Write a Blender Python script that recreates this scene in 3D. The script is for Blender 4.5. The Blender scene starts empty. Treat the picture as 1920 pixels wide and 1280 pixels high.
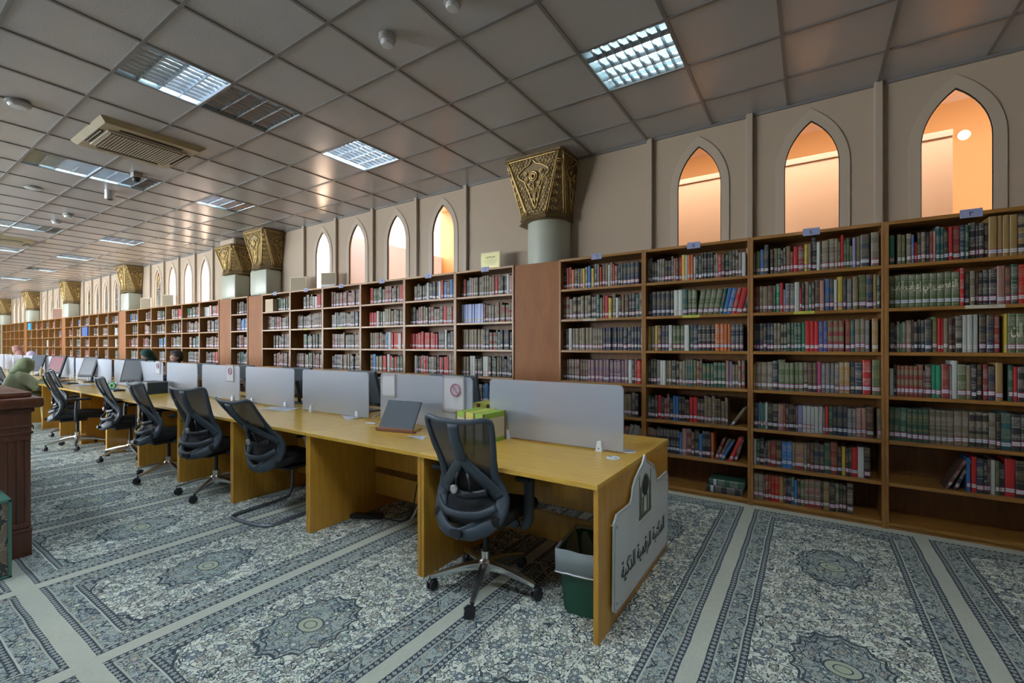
import bpy, bmesh, math, random
from mathutils import Vector, Matrix
PI = math.pi
sc = bpy.context.scene
C = sc.collection
rnd = random.Random(7)

# ------------------------------------------------------------------ helpers
def link(o, parent=None):
    C.objects.link(o)
    if parent is not None: o.parent = parent
    return o

def mesh_from(bm, name, mats, smooth=False):
    me = bpy.data.meshes.new(name)
    bmesh.ops.recalc_face_normals(bm, faces=bm.faces[:])
    bm.to_mesh(me); bm.free()
    for m in (mats if isinstance(mats, (list, tuple)) else [mats]): me.materials.append(m)
    if smooth:
        for p in me.polygons: p.use_smooth = True
        if smooth != 'all':
            try: me.set_sharp_from_angle(angle=math.radians(38))
            except Exception: pass
    return me

def obj(name, bm, mats, parent=None, loc=None, rot=None, smooth=False):
    me = bm if isinstance(bm, bpy.types.Mesh) else mesh_from(bm, name, mats, smooth)
    o = bpy.data.objects.new(name, me)
    if loc is not None: o.location = loc
    if rot is not None: o.rotation_euler = rot
    return link(o, parent)

def thing(name, label, cat, loc=(0, 0, 0), rz=0, group=None):
    o = bpy.data.objects.new(name, None); o.empty_display_size = .05
    o.location = loc; o.rotation_euler = (0, 0, rz)
    o['label'] = label; o['category'] = cat
    if group: o['group'] = group
    return link(o)

def tag(o, label=None, cat=None, group=None, kind=None):
    if label: o['label'] = label
    if cat: o['category'] = cat
    if group: o['group'] = group
    if kind: o['kind'] = kind
    return o

def struct(name, bm, m, parent=None, smooth=False):
    o = obj(name, bm, m, parent, smooth=smooth)
    if parent is None: o['kind'] = 'structure'
    return o

def copy_tree(o, parent=None):
    c = o.copy(); C.objects.link(c)
    if parent is not None: c.parent = parent
    for ch in list(o.children): copy_tree(ch, c)
    return c

def box(bm, x0, x1, y0, y1, z0, z1, M=None, bev=0.0, mi=0):
    vs = [bm.verts.new(v) for v in ((x0,y0,z0),(x1,y0,z0),(x1,y1,z0),(x0,y1,z0),(x0,y0,z1),(x1,y0,z1),(x1,y1,z1),(x0,y1,z1))]
    fs = [bm.faces.new([vs[i] for i in f]) for f in ((0,3,2,1),(4,5,6,7),(0,1,5,4),(1,2,6,5),(2,3,7,6),(3,0,4,7))]
    for f in fs: f.material_index = mi
    if bev > 0:
        es = list({e for f in fs for e in f.edges})
        r = bmesh.ops.bevel(bm, geom=es, offset=bev, segments=2, affect='EDGES', profile=.5, clamp_overlap=True)
        vs = list({v for f in r['faces'] for v in f.verts} | {v for v in vs if v.is_valid})
        vs = [v for v in vs if v.is_valid]
        for f in r['faces']: f.material_index = mi
    if M is not None: bmesh.ops.transform(bm, matrix=M, verts=vs)
    return vs

def BX(*a, **k):
    bm = bmesh.new(); box(bm, *a, **k); return bm

def tube(bm, pts, r, seg=8, closed=False, flat=None, mi=0, cap=True, up=None):
    """sweep a round (or, with flat=(w,h), a flattened) section along pts"""
    P = [Vector(p) for p in pts]; n = len(P)
    R = r if isinstance(r, (list, tuple)) else [r] * n
    rings = []; prev = None
    for i in range(n):
        if closed: t = P[(i+1) % n] - P[i-1]
        else: t = P[min(i+1, n-1)] - P[max(i-1, 0)]
        if t.length < 1e-9: t = Vector((0, 0, 1))
        t.normalize()
        if up is not None: a = Vector(up)
        elif prev is not None: a = prev
        else: a = Vector((0, 0, 1)) if abs(t.z) < .9 else Vector((1, 0, 0))
        a = a - t * a.dot(t)
        if a.length < 1e-6: a = t.orthogonal()
        a.normalize(); prev = a; b = t.cross(a)
        ring = []
        for k in range(seg):
            th = 2 * PI * k / seg
            if flat:
                c_, s_ = math.cos(th), math.sin(th)
                ca = math.copysign(abs(c_) ** .6, c_); sa = math.copysign(abs(s_) ** .6, s_)
                ring.append(bm.verts.new(P[i] + a * ca * R[i] * flat[1] + b * sa * R[i] * flat[0]))
            else: ring.append(bm.verts.new(P[i] + (a * math.cos(th) + b * math.sin(th)) * R[i]))
        rings.append(ring)
    m = n if closed else n - 1
    for i in range(m):
        A, B = rings[i], rings[(i+1) % n]
        for k in range(seg):
            f = bm.faces.new((A[k], A[(k+1) % seg], B[(k+1) % seg], B[k])); f.material_index = mi
    if cap and not closed:
        bm.faces.new(rings[0][::-1]).material_index = mi; bm.faces.new(rings[-1]).material_index = mi
    return rings

def lathe(bm, prof, seg=20, cx=0, cy=0, mi=0, M=None):
    rings = []; allv = []
    for r, z in prof:
        ring = [bm.verts.new((cx + r*math.cos(2*PI*k/seg), cy + r*math.sin(2*PI*k/seg), z)) for k in range(seg)]
        rings.append(ring); allv += ring
    for A, B in zip(rings, rings[1:]):
        for k in range(seg):
            bm.faces.new((A[k], A[(k+1) % seg], B[(k+1) % seg], B[k])).material_index = mi
    bm.faces.new(rings[0][::-1]).material_index = mi; bm.faces.new(rings[-1]).material_index = mi
    if M is not None: bmesh.ops.transform(bm, matrix=M, verts=allv)

def prism(bm, poly, y0, y1, mi=0, plane='xz'):
    """extrude a 2-D outline"""
    def p(a, b, d): return (a, d, b) if plane == 'xz' else ((d, a, b) if plane == 'yz' else (a, b, d))
    A = [bm.verts.new(p(a, b, y0)) for a, b in poly]; B = [bm.verts.new(p(a, b, y1)) for a, b in poly]
    bm.faces.new(A).material_index = mi; bm.faces.new(B[::-1]).material_index = mi
    n = len(poly)
    for i in range(n): bm.faces.new((A[i], A[(i+1) % n], B[(i+1) % n], B[i])).material_index = mi

def smooth_pts(pts, sub=4, closed=False):
    P = [Vector(p) for p in pts]; n = len(P); out = []
    rng = range(n if closed else n - 1)
    for i in rng:
        if closed: p0, p1, p2, p3 = P[i-1], P[i], P[(i+1) % n], P[(i+2) % n]
        else: p0, p1, p2, p3 = P[max(i-1, 0)], P[i], P[i+1], P[min(i+2, n-1)]
        for k in range(sub):
            t = k / sub
            out.append(.5*((2*p1)+(p2-p0)*t+(2*p0-5*p1+4*p2-p3)*t*t+(3*p1-p0-3*p2+p3)*t**3))
    if not closed: out.append(P[-1])
    return out

# ------------------------------------------------------------------ materials
def new_mat(name):
    m = bpy.data.materials.new(name); m.use_nodes = True
    return m, m.node_tree, m.node_tree.nodes['Principled BSDF']

def srgb(r, g, b):
    f = lambda c: (c/255/12.92 if c/255 <= .04045 else ((c/255+.055)/1.055)**2.4)
    return (f(r), f(g), f(b), 1)

def plain(name, col, rough=.5, metal=0, noise=0, nscale=30, bump=0, bscale=80, spec=None):
    m, nt, b = new_mat(name)
    b.inputs['Base Color'].default_value = col; b.inputs['Roughness'].default_value = rough
    b.inputs['Metallic'].default_value = metal
    if spec is not None: b.inputs['Specular IOR Level'].default_value = spec
    geo = nt.nodes.new('ShaderNodeTexCoord')
    if noise:
        n = nt.nodes.new('ShaderNodeTexNoise'); n.inputs['Scale'].default_value = nscale; n.inputs['Detail'].default_value = 4
        nt.links.new(geo.outputs['Object'], n.inputs['Vector'])
        x = nt.nodes.new('ShaderNodeMix'); x.data_type = 'RGBA'
        x.inputs[6].default_value = tuple(c*(1-noise) for c in col[:3]) + (1,); x.inputs[7].default_value = tuple(min(1, c*(1+noise)) for c in col[:3]) + (1,)
        nt.links.new(n.outputs[0], x.inputs[0]); nt.links.new(x.outputs[2], b.inputs['Base Color'])
    if bump:
        n2 = nt.nodes.new('ShaderNodeTexNoise'); n2.inputs['Scale'].default_value = bscale; n2.inputs['Detail'].default_value = 3
        nt.links.new(geo.outputs['Object'], n2.inputs['Vector'])
        bp = nt.nodes.new('ShaderNodeBump'); bp.inputs['Strength'].default_value = bump; bp.inputs['Distance'].default_value = .01
        nt.links.new(n2.outputs[0], bp.inputs['Height']); nt.links.new(bp.outputs[0], b.inputs['Normal'])
    return m

def wood(name, c1, c2, vec=(1, 14, 14), rough=.35, fine=1.0):
    m, nt, b = new_mat(name)
    g = nt.nodes.new('ShaderNodeNewGeometry'); mp = nt.nodes.new('ShaderNodeMapping'); mp.inputs['Scale'].default_value = vec
    nt.links.new(g.outputs['Position'], mp.inputs['Vector'])
    n = nt.nodes.new('ShaderNodeTexNoise'); n.inputs['Scale'].default_value = 3*fine; n.inputs['Detail'].default_value = 6; n.inputs['Roughness'].default_value = .6
    n.inputs['Distortion'].default_value = .6
    nt.links.new(mp.outputs[0], n.inputs['Vector'])
    cr = nt.nodes.new('ShaderNodeValToRGB'); cr.color_ramp.elements[0].position = .35; cr.color_ramp.elements[1].position = .68
    cr.color_ramp.elements[0].color = c2; cr.color_ramp.elements[1].color = c1
    nt.links.new(n.outputs[0], cr.inputs[0]); nt.links.new(cr.outputs[0], b.inputs['Base Color'])
    b.inputs['Roughness'].default_value = rough
    return m

class E:
    """small expression builder for shader maths"""
    nt = None
    def __init__(s, v): s.v = v
    @staticmethod
    def op(o, *a, clamp=False):
        n = E.nt.nodes.new('ShaderNodeMath'); n.operation = o; n.use_clamp = clamp
        for i, x in enumerate(a):
            x = x.v if isinstance(x, E) else x
            if isinstance(x, (int, float)): n.inputs[i].default_value = x
            else: E.nt.links.new(x, n.inputs[i])
        return E(n.outputs[0])
    def __add__(s, o): return E.op('ADD', s, o)
    __radd__ = __add__
    def __sub__(s, o): return E.op('SUBTRACT', s, o)
    def __rsub__(s, o): return E.op('SUBTRACT', o, s)
    def __mul__(s, o): return E.op('MULTIPLY', s, o)
    __rmul__ = __mul__
    def __truediv__(s, o): return E.op('DIVIDE', s, o)
    def abs(s): return E.op('ABSOLUTE', s)
    def fr(s): return E.op('FRACT', s)
    def fl(s): return E.op('FLOOR', s)
    def sin(s): return E.op('SINE', s)
    def lt(s, o): return E.op('LESS_THAN', s, o)
    def gt(s, o): return E.op('GREATER_THAN', s, o)
    def min(s, o): return E.op('MINIMUM', s, o)
    def max(s, o): return E.op('MAXIMUM', s, o)
    def inv(s): return 1 - s
def emix(f, a, b):
    n = E.nt.nodes.new('ShaderNodeMix'); n.data_type = 'RGBA'
    for i, x in ((0, f), (6, a), (7, b)):
        x = x.v if isinstance(x, E) else x
        if isinstance(x, (int, float, tuple)): n.inputs[i].default_value = x
        else: E.nt.links.new(x, n.inputs[i])
    return E(n.outputs[2])
def exyz(v):
    n = E.nt.nodes.new('ShaderNodeSeparateXYZ'); E.nt.links.new(v.v if isinstance(v, E) else v, n.inputs[0])
    return E(n.outputs[0]), E(n.outputs[1]), E(n.outputs[2])
def evec(x, y, z=0.0):
    n = E.nt.nodes.new('ShaderNodeCombineXYZ')
    for i, a in enumerate((x, y, z)):
        a = a.v if isinstance(a, E) else a
        if isinstance(a, (int, float)): n.inputs[i].default_value = a
        else: E.nt.links.new(a, n.inputs[i])
    return E(n.outputs[0])
def enoise(v, scale, detail=2, dist=0):
    n = E.nt.nodes.new('ShaderNodeTexNoise'); n.inputs['Scale'].default_value = scale; n.inputs['Detail'].default_value = detail
    n.inputs['Distortion'].default_value = dist
    E.nt.links.new(v.v, n.inputs['Vector']); return E(n.outputs[0])
def evoro(v, scale, rand=1.0):
    n = E.nt.nodes.new('ShaderNodeTexVoronoi'); n.inputs['Scale'].default_value = scale; n.inputs['Randomness'].default_value = rand
    n.voronoi_dimensions = '2D'
    E.nt.links.new(v.v, n.inputs['Vector']); return E(n.outputs['Distance']), E(n.outputs['Color']), E(n.outputs['Position'])

def carpet_mat():
    m, nt, b = new_mat('persian_carpet'); E.nt = nt
    g = nt.nodes.new('ShaderNodeNewGeometry'); px, py, pz = exyz(g.outputs['Position'])
    P, X0, Y0 = 1.105, .672, .625
    wob = (enoise(evec(px, py), 5.0, 1) - .5) * .012
    ax = (((px - X0) / P + .5).fr() - .5).abs() * P
    ay = (py - Y0).abs().min(E(4.42 - py.v if False else (4.42 - py).v))
    d = ax.min(ay) + wob
    isx = ax.lt(ay)
    along = isx * py + isx.inv() * px
    cream, pale = (.80, .82, .72, 1), (.70, .72, .62, 1)
    grey, navy, slate = (.42, .47, .45, 1), (.055, .072, .088, 1), (.16, .19, .20, 1)
    green, blue, rose, olive = (.36, .45, .40, 1), (.25, .31, .35, 1), (.50, .48, .40, 1), (.46, .50, .38, 1)
    pos = evec(px, py)
    w1 = (enoise(pos, 7, 2) - .5) * .05; w2 = (enoise(evec(px + 9, py - 4), 7, 2) - .5) * .05
    wp = evec(px + w1, py + w2)
    def flowers(scale, rbase, amp, pet, seed):
        q = evec(px + w1 + seed, py + w2 + seed * .7)
        dd, cc, pp = evoro(q, scale, .85)
        qx, qy, _ = exyz(q); cx, cy, _ = exyz(pp)
        ang = E.op('ARCTAN2', qy - cy, qx - cx)
        cr, cg, cb = exyz(cc)
        R = rbase + cr * .10 + (ang * pet + cg * 6).sin() * amp
        inside = dd.lt(R); edge = (dd - R).abs().lt(.030); core = dd.lt(R * .38); ring = (dd - R * .55).abs().lt(.018)
        return inside, edge, core, ring, cr, cg, cb
    i1, e1, k1, r1, a1, b1, c1 = flowers(12.5, .20, .060, 5.0, 0.0)
    i2, e2, k2, r2, a2, b2, c2 = flowers(27.0, .21, .085, 4.0, 3.3)
    i3, e3, k3, r3, a3, b3, c3 = flowers(46.0, .20, .13, 2.0, 7.1)
    n1 = enoise(wp, 8.5, 1, .8); n2 = enoise(evec(px + 5, py + 2), 15, 1, .8)
    vine = (n1 - .5).abs().lt(.014).max((n2 - .5).abs().lt(.018)).max((n2 - .62).abs().lt(.012))
    def motif(ground, dark):
        c = emix(vine, ground, emix(w1.gt(0.0), slate, navy))
        c = emix(i3 * a3.gt(.30), c, emix(b3.gt(.55), green, emix(a3.gt(.6), slate, navy)))
        c = emix(i2, c, emix(a2.gt(.55), emix(b2.gt(.5), olive, green), emix(b2.gt(.45), blue, rose)))
        c = emix(e2, c, dark); c = emix(k2, c, ground)
        c = emix(i1, c, emix(a1.gt(.6), emix(b1.gt(.5), olive, rose), emix(b1.gt(.4), green, blue)))
        c = emix(e1.max(r1), c, dark); c = emix(k1, c, emix(b1.gt(.5), pale, rose))
        return c
    field = motif(cream, navy)
    ground2 = motif(grey, navy)
    # spandrels and medallions keep a grey ground inside the cream field
    my = ((py - Y0 + .18 - 1.97) / 1.08 + .5).fr() - .5
    myy = my * 1.08; mx = P * .5 - ax
    rr = E.op('SQRT', mx * mx + myy * myy * .55); an = E.op('ARCTAN2', myy, mx)
    med = rr + (an * 8.0).sin().abs() * .022
    field = emix(med.lt(.20), field, ground2)
    field = emix((med - .20).abs().lt(.0055).max((med - .175).abs().lt(.003)), field, navy)
    ov = E.op('SQRT', mx * mx + myy * myy * 1.6)
    field = emix(ov.lt(.07), field, olive); field = emix((ov - .07).abs().lt(.004).max((ov - .035).abs().lt(.003)), field, navy)
    sp = ax.min(ay * .8) * .5 + (ax + ay) * .22 + (along * 17.0).sin().abs() * .018
    field = emix(sp.lt(.215), field, ground2); field = emix((sp - .215).abs().lt(.0045), field, navy)
    band = emix((((along / .19).fr() - .5).abs() - (d - .13) * 6).abs().lt(.035), ground2, navy)
    col = emix(d.lt(.178), field, (.55, .58, .52, 1))
    def chain(col, lo, hi):
        w = (hi - lo) / 2; dc = (d - (lo + w)).abs() / w
        dia = (((along / .030).fr() - .5).abs() * 2 + dc)
        c = emix(dia.lt(.80), navy, (.42, .45, .42, 1)); c = emix(dia.lt(.3), c, slate)
        return emix(d.gt(lo) * d.lt(hi), col, c)
    col = chain(col, .170, .202)
    col = emix(d.gt(.080) * d.lt(.162), col, band)
    col = emix(d.gt(.072) * d.lt(.080), col, (.46, .47, .41, 1))
    col = chain(col, .040, .072)
    fz = enoise(evec(px * 3, py * .7), 40, 2)
    col = emix(d.lt(.038 + isx.inv() * .008), col, emix(fz, (.47, .49, .41, 1), (.62, .64, .55, 1)))
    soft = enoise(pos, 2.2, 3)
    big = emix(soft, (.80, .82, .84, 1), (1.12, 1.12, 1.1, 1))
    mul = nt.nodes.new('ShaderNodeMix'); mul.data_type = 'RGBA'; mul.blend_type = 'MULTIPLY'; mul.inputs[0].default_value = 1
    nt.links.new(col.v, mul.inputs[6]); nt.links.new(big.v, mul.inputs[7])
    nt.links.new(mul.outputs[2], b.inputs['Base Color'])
    b.inputs['Roughness'].default_value = .92; b.inputs['Specular IOR Level'].default_value = .2
    n = nt.nodes.new('ShaderNodeTexNoise'); n.inputs['Scale'].default_value = 260
    nt.links.new(g.outputs['Position'], n.inputs['Vector'])
    bp = nt.nodes.new('ShaderNodeBump'); bp.inputs['Strength'].default_value = .5; bp.inputs['Distance'].default_value = .006
    nt.links.new(n.outputs[0], bp.inputs['Height']); nt.links.new(bp.outputs[0], b.inputs['Normal'])
    return m

def book_mat():
    m, nt, b = new_mat('book_cloth'); E.nt = nt
    at = nt.nodes.new('ShaderNodeAttribute'); at.attribute_name = 'bcol'
    a2 = nt.nodes.new('ShaderNodeAttribute'); a2.attribute_name = 'bmisc'
    uv = nt.nodes.new('ShaderNodeUVMap'); uv.uv_map = 'buv'
    u, v, _ = exyz(uv.outputs[0]); seed, style, face = exyz(a2.outputs['Vector'])   # u, v in metres on the spine
    col = E(at.outputs['Color'])
    gold = emix((seed * 19).fr().gt(.55), (.26, .19, .085, 1), (.36, .33, .28, 1))
    spine = face.gt(.5) * face.lt(.95)
    # raised bands / rules
    per = .030 + (seed * 7).fr() * .035
    rule = ((v / per + seed * 3).fr() - .5).abs().lt(.028) * ((seed * 13).fr().gt(.35))
    sty = style.gt(.3)
    q = evec(u * 260 + seed * 50, v * 150 + seed * 90)
    n1 = enoise(q, 1.0, 1, 1.2)
    ink = (n1 - .5).abs().lt(.040)
    blk = ((v * 9.0 + seed * 5).fr()).gt(.42) * v.gt(.075)
    edge = (u - E(at.outputs['Alpha']) * .5).abs().gt(-1)
    panel = ((v / (per * 2.2) + seed * 3).fr()).gt(.5) * (seed * 29).fr().gt(.5)
    c = emix(panel * style.gt(.6) * spine, col, emix((seed * 41).fr().gt(.5), (.03, .028, .025, 1), (.20, .035, .03, 1)))
    c = emix(rule * sty * spine, c, gold)
    c = emix(ink * blk * sty * spine, c, gold)
    # white call-number label with a coloured film round it
    hasl = style.gt(.05)
    lo = (seed * 61).fr() * .012; v0 = v - lo
    film = v0.gt(.020) * v0.lt(.056) * (seed * 17).fr().gt(.45)
    lab = v0.gt(.026) * v0.lt(.050) * u.gt(.002)
    line = (v0 - .038).abs().lt(.0016)
    c = emix(film * hasl * spine, c, (.33, .05, .13, 1))
    c = emix(lab * hasl * spine, c, emix((seed * 11).fr().gt(.5), (.52, .54, .60, 1), (.60, .58, .56, 1)))
    c = emix(line * hasl * spine, c, (.12, .11, .18, 1))
    # page edges
    pg = emix(enoise(evec(u * 900, v * 20), 1.0, 1), (.42, .37, .28, 1), (.60, .55, .45, 1))
    c = emix(face.gt(.95), c, pg)
    nt.links.new(c.v, b.inputs['Base Color']); b.inputs['Roughness'].default_value = .5
    return m

M = {}
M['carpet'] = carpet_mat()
M['book'] = book_mat()
M['wall'] = plain('painted_wall', srgb(178, 160, 140), .75, noise=.04, nscale=2.5, bump=.1, bscale=40)
M['batten'] = plain('painted_batten', srgb(176, 160, 142), .6)
M['frame'] = plain('window_frame_paint', srgb(184, 168, 150), .6)
M['gap'] = plain('dark_seal', (.02, .015, .012, 1), .7)
M['tile'] = plain('ceiling_tile', (.475, .465, .475, 1), .22, noise=.06, nscale=3, bump=.12, bscale=55, spec=.5)
M['tbar'] = plain('ceiling_grid', (.20, .19, .19, 1), .34)
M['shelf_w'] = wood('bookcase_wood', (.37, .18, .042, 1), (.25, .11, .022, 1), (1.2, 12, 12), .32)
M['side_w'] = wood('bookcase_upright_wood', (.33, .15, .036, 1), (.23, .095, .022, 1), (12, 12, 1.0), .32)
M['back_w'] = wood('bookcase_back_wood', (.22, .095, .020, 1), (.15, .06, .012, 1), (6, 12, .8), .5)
M['panel_w'] = wood('column_panel_wood', (.30, .10, .014, 1), (.24, .075, .010, 1), (3, 3, .8), .6)
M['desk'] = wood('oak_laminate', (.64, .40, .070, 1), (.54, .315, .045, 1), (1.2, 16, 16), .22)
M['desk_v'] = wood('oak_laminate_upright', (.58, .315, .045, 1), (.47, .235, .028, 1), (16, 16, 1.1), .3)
M['maho'] = wood('dark_mahogany', (.15, .052, .028, 1), (.09, .028, .014, 1), (8, 8, 1), .3)
M['maho_t'] = wood('dark_mahogany_top', (.19, .075, .048, 1), (.13, .045, .028, 1), (1, 10, 8), .12)
M['gold'] = plain('gilded_metal', (.52, .36, .14, 1), .36, .7, noise=.3, nscale=14)
M['gold_d'] = plain('gilded_ground', (.20, .135, .06, 1), .5, .35, noise=.3, nscale=20)
M['column'] = plain('column_paint', (.46, .48, .40, 1), .35, noise=.03, nscale=3)
M['white_p'] = plain('white_plastic', (.62, .64, .66, 1), .35)
M['paper'] = plain('white_paper', (.80, .82, .87, 1), .7)
M['lilac_p'] = plain('pale_blue_card', (.28, .31, .50, 1), .6)
M['yellow_p'] = plain('yellow_tape', (.52, .52, .07, 1), .5)
M['ink'] = plain('black_ink', (.015, .015, .02, 1), .5)
M['magenta'] = plain('magenta_ink', (.33, .02, .12, 1), .5)
M['blackpl'] = plain('black_plastic', (.013, .016, .022, 1), .42)
M['greypl'] = plain('dark_grey_plastic', (.034, .050, .068, 1), .52)
M['fabric'] = plain('black_seat_fabric', (.006, .007, .010, 1), .85, bump=.3, bscale=400)
M['chrome'] = plain('polished_aluminium', (.70, .71, .72, 1), .22, .95)
M['tubegrey'] = plain('grey_painted_tube', (.22, .25, .30, 1), .25, .6)
M['silver'] = plain('silver_plastic', (.5, .5, .52, 1), .3, .7)
M['screen'] = plain('monitor_screen', (.07, .085, .11, 1), .12)
M['screen_g'] = plain('monitor_screen_grey', (.13, .14, .16, 1), .15)
M['screen_r'] = plain('monitor_screen_red', (.20, .06, .08, 1), .2)
M['ac'] = plain('beige_plastic', (.36, .30, .19, 1), .4, noise=.15, nscale=6)
M['ac_l'] = plain('pale_beige_plastic', (.48, .42, .32, 1), .4)
M['ac_d'] = plain('dark_air_slot', (.012, .010, .008, 1), .6)
M['ac_g'] = plain('brown_grille', (.07, .05, .04, 1), .5)
M['detector'] = plain('detector_plastic', (.36, .35, .33, 1), .4)
M['alu'] = plain('louvre_aluminium', (.55, .58, .62, 1), .22, .9)
M['house'] = plain('fixture_housing', (.30, .33, .34, 1), .45)
M['greybin'] = plain('dark_green_plastic', (.010, .075, .045, 1), .35)
M['signmat'] = plain('sign_acrylic', (.62, .69, .72, 1), .25, noise=.10, nscale=5)
M['signedge'] = plain('sign_edge', (.30, .34, .35, 1), .3)
M['logo'] = plain('sign_ink', (.02, .035, .03, 1), .5)
M['logo2'] = plain('sign_olive_ink', (.10, .115, .07, 1), .5)
M['plaque'] = plain('brass_plaque', (.38, .35, .16, 1), .3, .3)
M['plaque_f'] = plain('plaque_frame', (.52, .44, .28, 1), .4)
M['plaque_d'] = plain('brown_plaque', (.19, .13, .05, 1), .5)
M['cable_w'] = plain('pale_cable', (.45, .42, .40, 1), .5)
M['cable_b'] = plain('black_cable', (.01, .01, .01, 1), .5)
M['board'] = plain('corridor_board', (.60, .36, .20, 1), .6, noise=.05, nscale=2)
M['rail'] = plain('corridor_board_rail', (.52, .35, .22, 1), .5)
M['orange'] = plain('orange_painted_wall', (.44, .19, .045, 1), .6, noise=.05, nscale=1.5)
M['peach'] = plain('corridor_ceiling_paint', (.74, .56, .40, 1), .6)
M['greenframe'] = plain('green_painted_metal', (.07, .20, .15, 1), .35)
M['greenlab'] = plain('green_card', (.26, .42, .05, 1), .5)
M['cream_c'] = plain('cream_card', (.55, .50, .38, 1), .6)
M['brown_c'] = plain('brown_card', (.22, .09, .05, 1), .6)
M['yellow_c'] = plain('yellow_green_card', (.50, .50, .09, 1), .5)
M['teal_c'] = plain('teal_card', (.02, .16, .13, 1), .5)
M['black_c'] = plain('black_board', (.018, .030, .042, 1), .45)
M['green_t'] = plain('green_tape', (.02, .38, .20, 1), .35)
M['skin'] = plain('skin', (.35, .20, .14, 1), .55)
M['olive_cl'] = plain('olive_cloth', (.25, .27, .16, 1), .85, noise=.2, nscale=12, bump=1.0, bscale=9)
M['hood_cl'] = plain('olive_green_hood_cloth', (.18, .22, .12, 1), .85, noise=.25, nscale=14, bump=1.0, bscale=11)
M['white_cl'] = plain('white_cloth', (.62, .60, .62, 1), .85)
M['lilac_cl'] = plain('pale_lilac_cloth', (.52, .44, .60, 1), .85)
M['red_cl'] = plain('red_checked_cloth', (.38, .20, .18, 1), .85, noise=.5, nscale=60)
M['hair'] = plain('dark_hair', (.02, .018, .017, 1), .6, noise=.4, nscale=60)
M['green_cl'] = plain('dark_green_cloth', (.006, .045, .035, 1), .8)
M['bluebox'] = plain('blue_box_card', (.02, .09, .30, 1), .5)
M['cyanbox'] = plain('bright_blue_box_card', (.02, .30, .62, 1), .5)
M['tanbox'] = plain('tan_box_card', (.45, .33, .2, 1), .5)
M['tower'] = plain('computer_case_black', (.008, .008, .010, 1), .3)
M['bottle'] = plain('amber_bottle', (.30, .20, .08, 1), .2)

def glass_mat():
    m, nt, b = new_mat('window_glass')
    out = nt.nodes['Material Output']; nt.nodes.remove(b)
    t = nt.nodes.new('ShaderNodeBsdfTransparent'); g = nt.nodes.new('ShaderNodeBsdfGlossy'); g.inputs['Roughness'].default_value = .03
    f = nt.nodes.new('ShaderNodeFresnel'); f.inputs['IOR'].default_value = 1.06; mx = nt.nodes.new('ShaderNodeMixShader')
    nt.links.new(f.outputs[0], mx.inputs[0]); nt.links.new(t.outputs[0], mx.inputs[1]); nt.links.new(g.outputs[0], mx.inputs[2])
    nt.links.new(mx.outputs[0], out.inputs[0]); return m
M['glass'] = glass_mat()

def frosted_mat(name, col, keep=.45, rough=.45):
    m, nt, b = new_mat(name)
    b.inputs['Base Color'].default_value = col; b.inputs['Roughness'].default_value = rough
    b.inputs['Transmission Weight'].default_value = keep; b.inputs['IOR'].default_value = 1.12
    b.inputs['Specular IOR Level'].default_value = .5
    return m
M['frost'] = frosted_mat('frosted_acrylic', (.78, .84, .95, 1), .74, .36)
M['liner'] = frosted_mat('thin_plastic_liner', (.75, .85, .92, 1), .65, .2)

def mesh_mat():
    m, nt, b = new_mat('chair_mesh_fabric')
    out = nt.nodes['Material Output']
    b.inputs['Base Color'].default_value = (.016, .022, .032, 1); b.inputs['Roughness'].default_value = .7
    t = nt.nodes.new('ShaderNodeBsdfTransparent'); mx = nt.nodes.new('ShaderNodeMixShader'); mx.inputs[0].default_value = .91
    nt.links.new(t.outputs[0], mx.inputs[1]); nt.links.new(b.outputs[0], mx.inputs[2]); nt.links.new(mx.outputs[0], out.inputs[0])
    return m
M['mesh'] = mesh_mat()

def emit(name, col, s):
    m, nt, b = new_mat(name); b.inputs['Base Color'].default_value = (.8, .8, .8, 1)
    b.inputs['Emission Color'].default_value = col; b.inputs['Emission Strength'].default_value = s; return m
M['lamp'] = emit('fluorescent_tube', (.62, .82, 1.0, 1), 40)
M['lamp_fill'] = emit('fill_fluorescent_tube', (.82, .92, 1.0, 1), 130)  # boosted tubes of the unseen fixtures, added to brighten the near floor
M['lamp_mid'] = emit('dim_fluorescent_tube', (.62, .88, .95, 1), 6)
M['lamp_off'] = plain('unlit_tube', (.45, .47, .47, 1), .4)
M['wall_disc'] = emit('glowing_disc', (1, .60, .26, 1), .45)
M['warm'] = emit('warm_downlight', (1, .62, .25, 1), 30)

def lattice_mat():
    m, nt, b = new_mat('pierced_wood_lattice'); E.nt = nt
    g = nt.nodes.new('ShaderNodeNewGeometry'); px, py, pz = exyz(g.outputs['Position'])
    n = enoise(evec(px * .7, py, pz), 11, 3, 1.5)
    c = emix(n.gt(.5), (.035, .045, .045, 1), (.20, .15, .11, 1)); c = emix((n - .5).abs().lt(.03), c, (.30, .26, .2, 1))
    nt.links.new(c.v, b.inputs['Base Color']); b.inputs['Roughness'].default_value = .3
    return m
M['lattice'] = lattice_mat()

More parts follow.
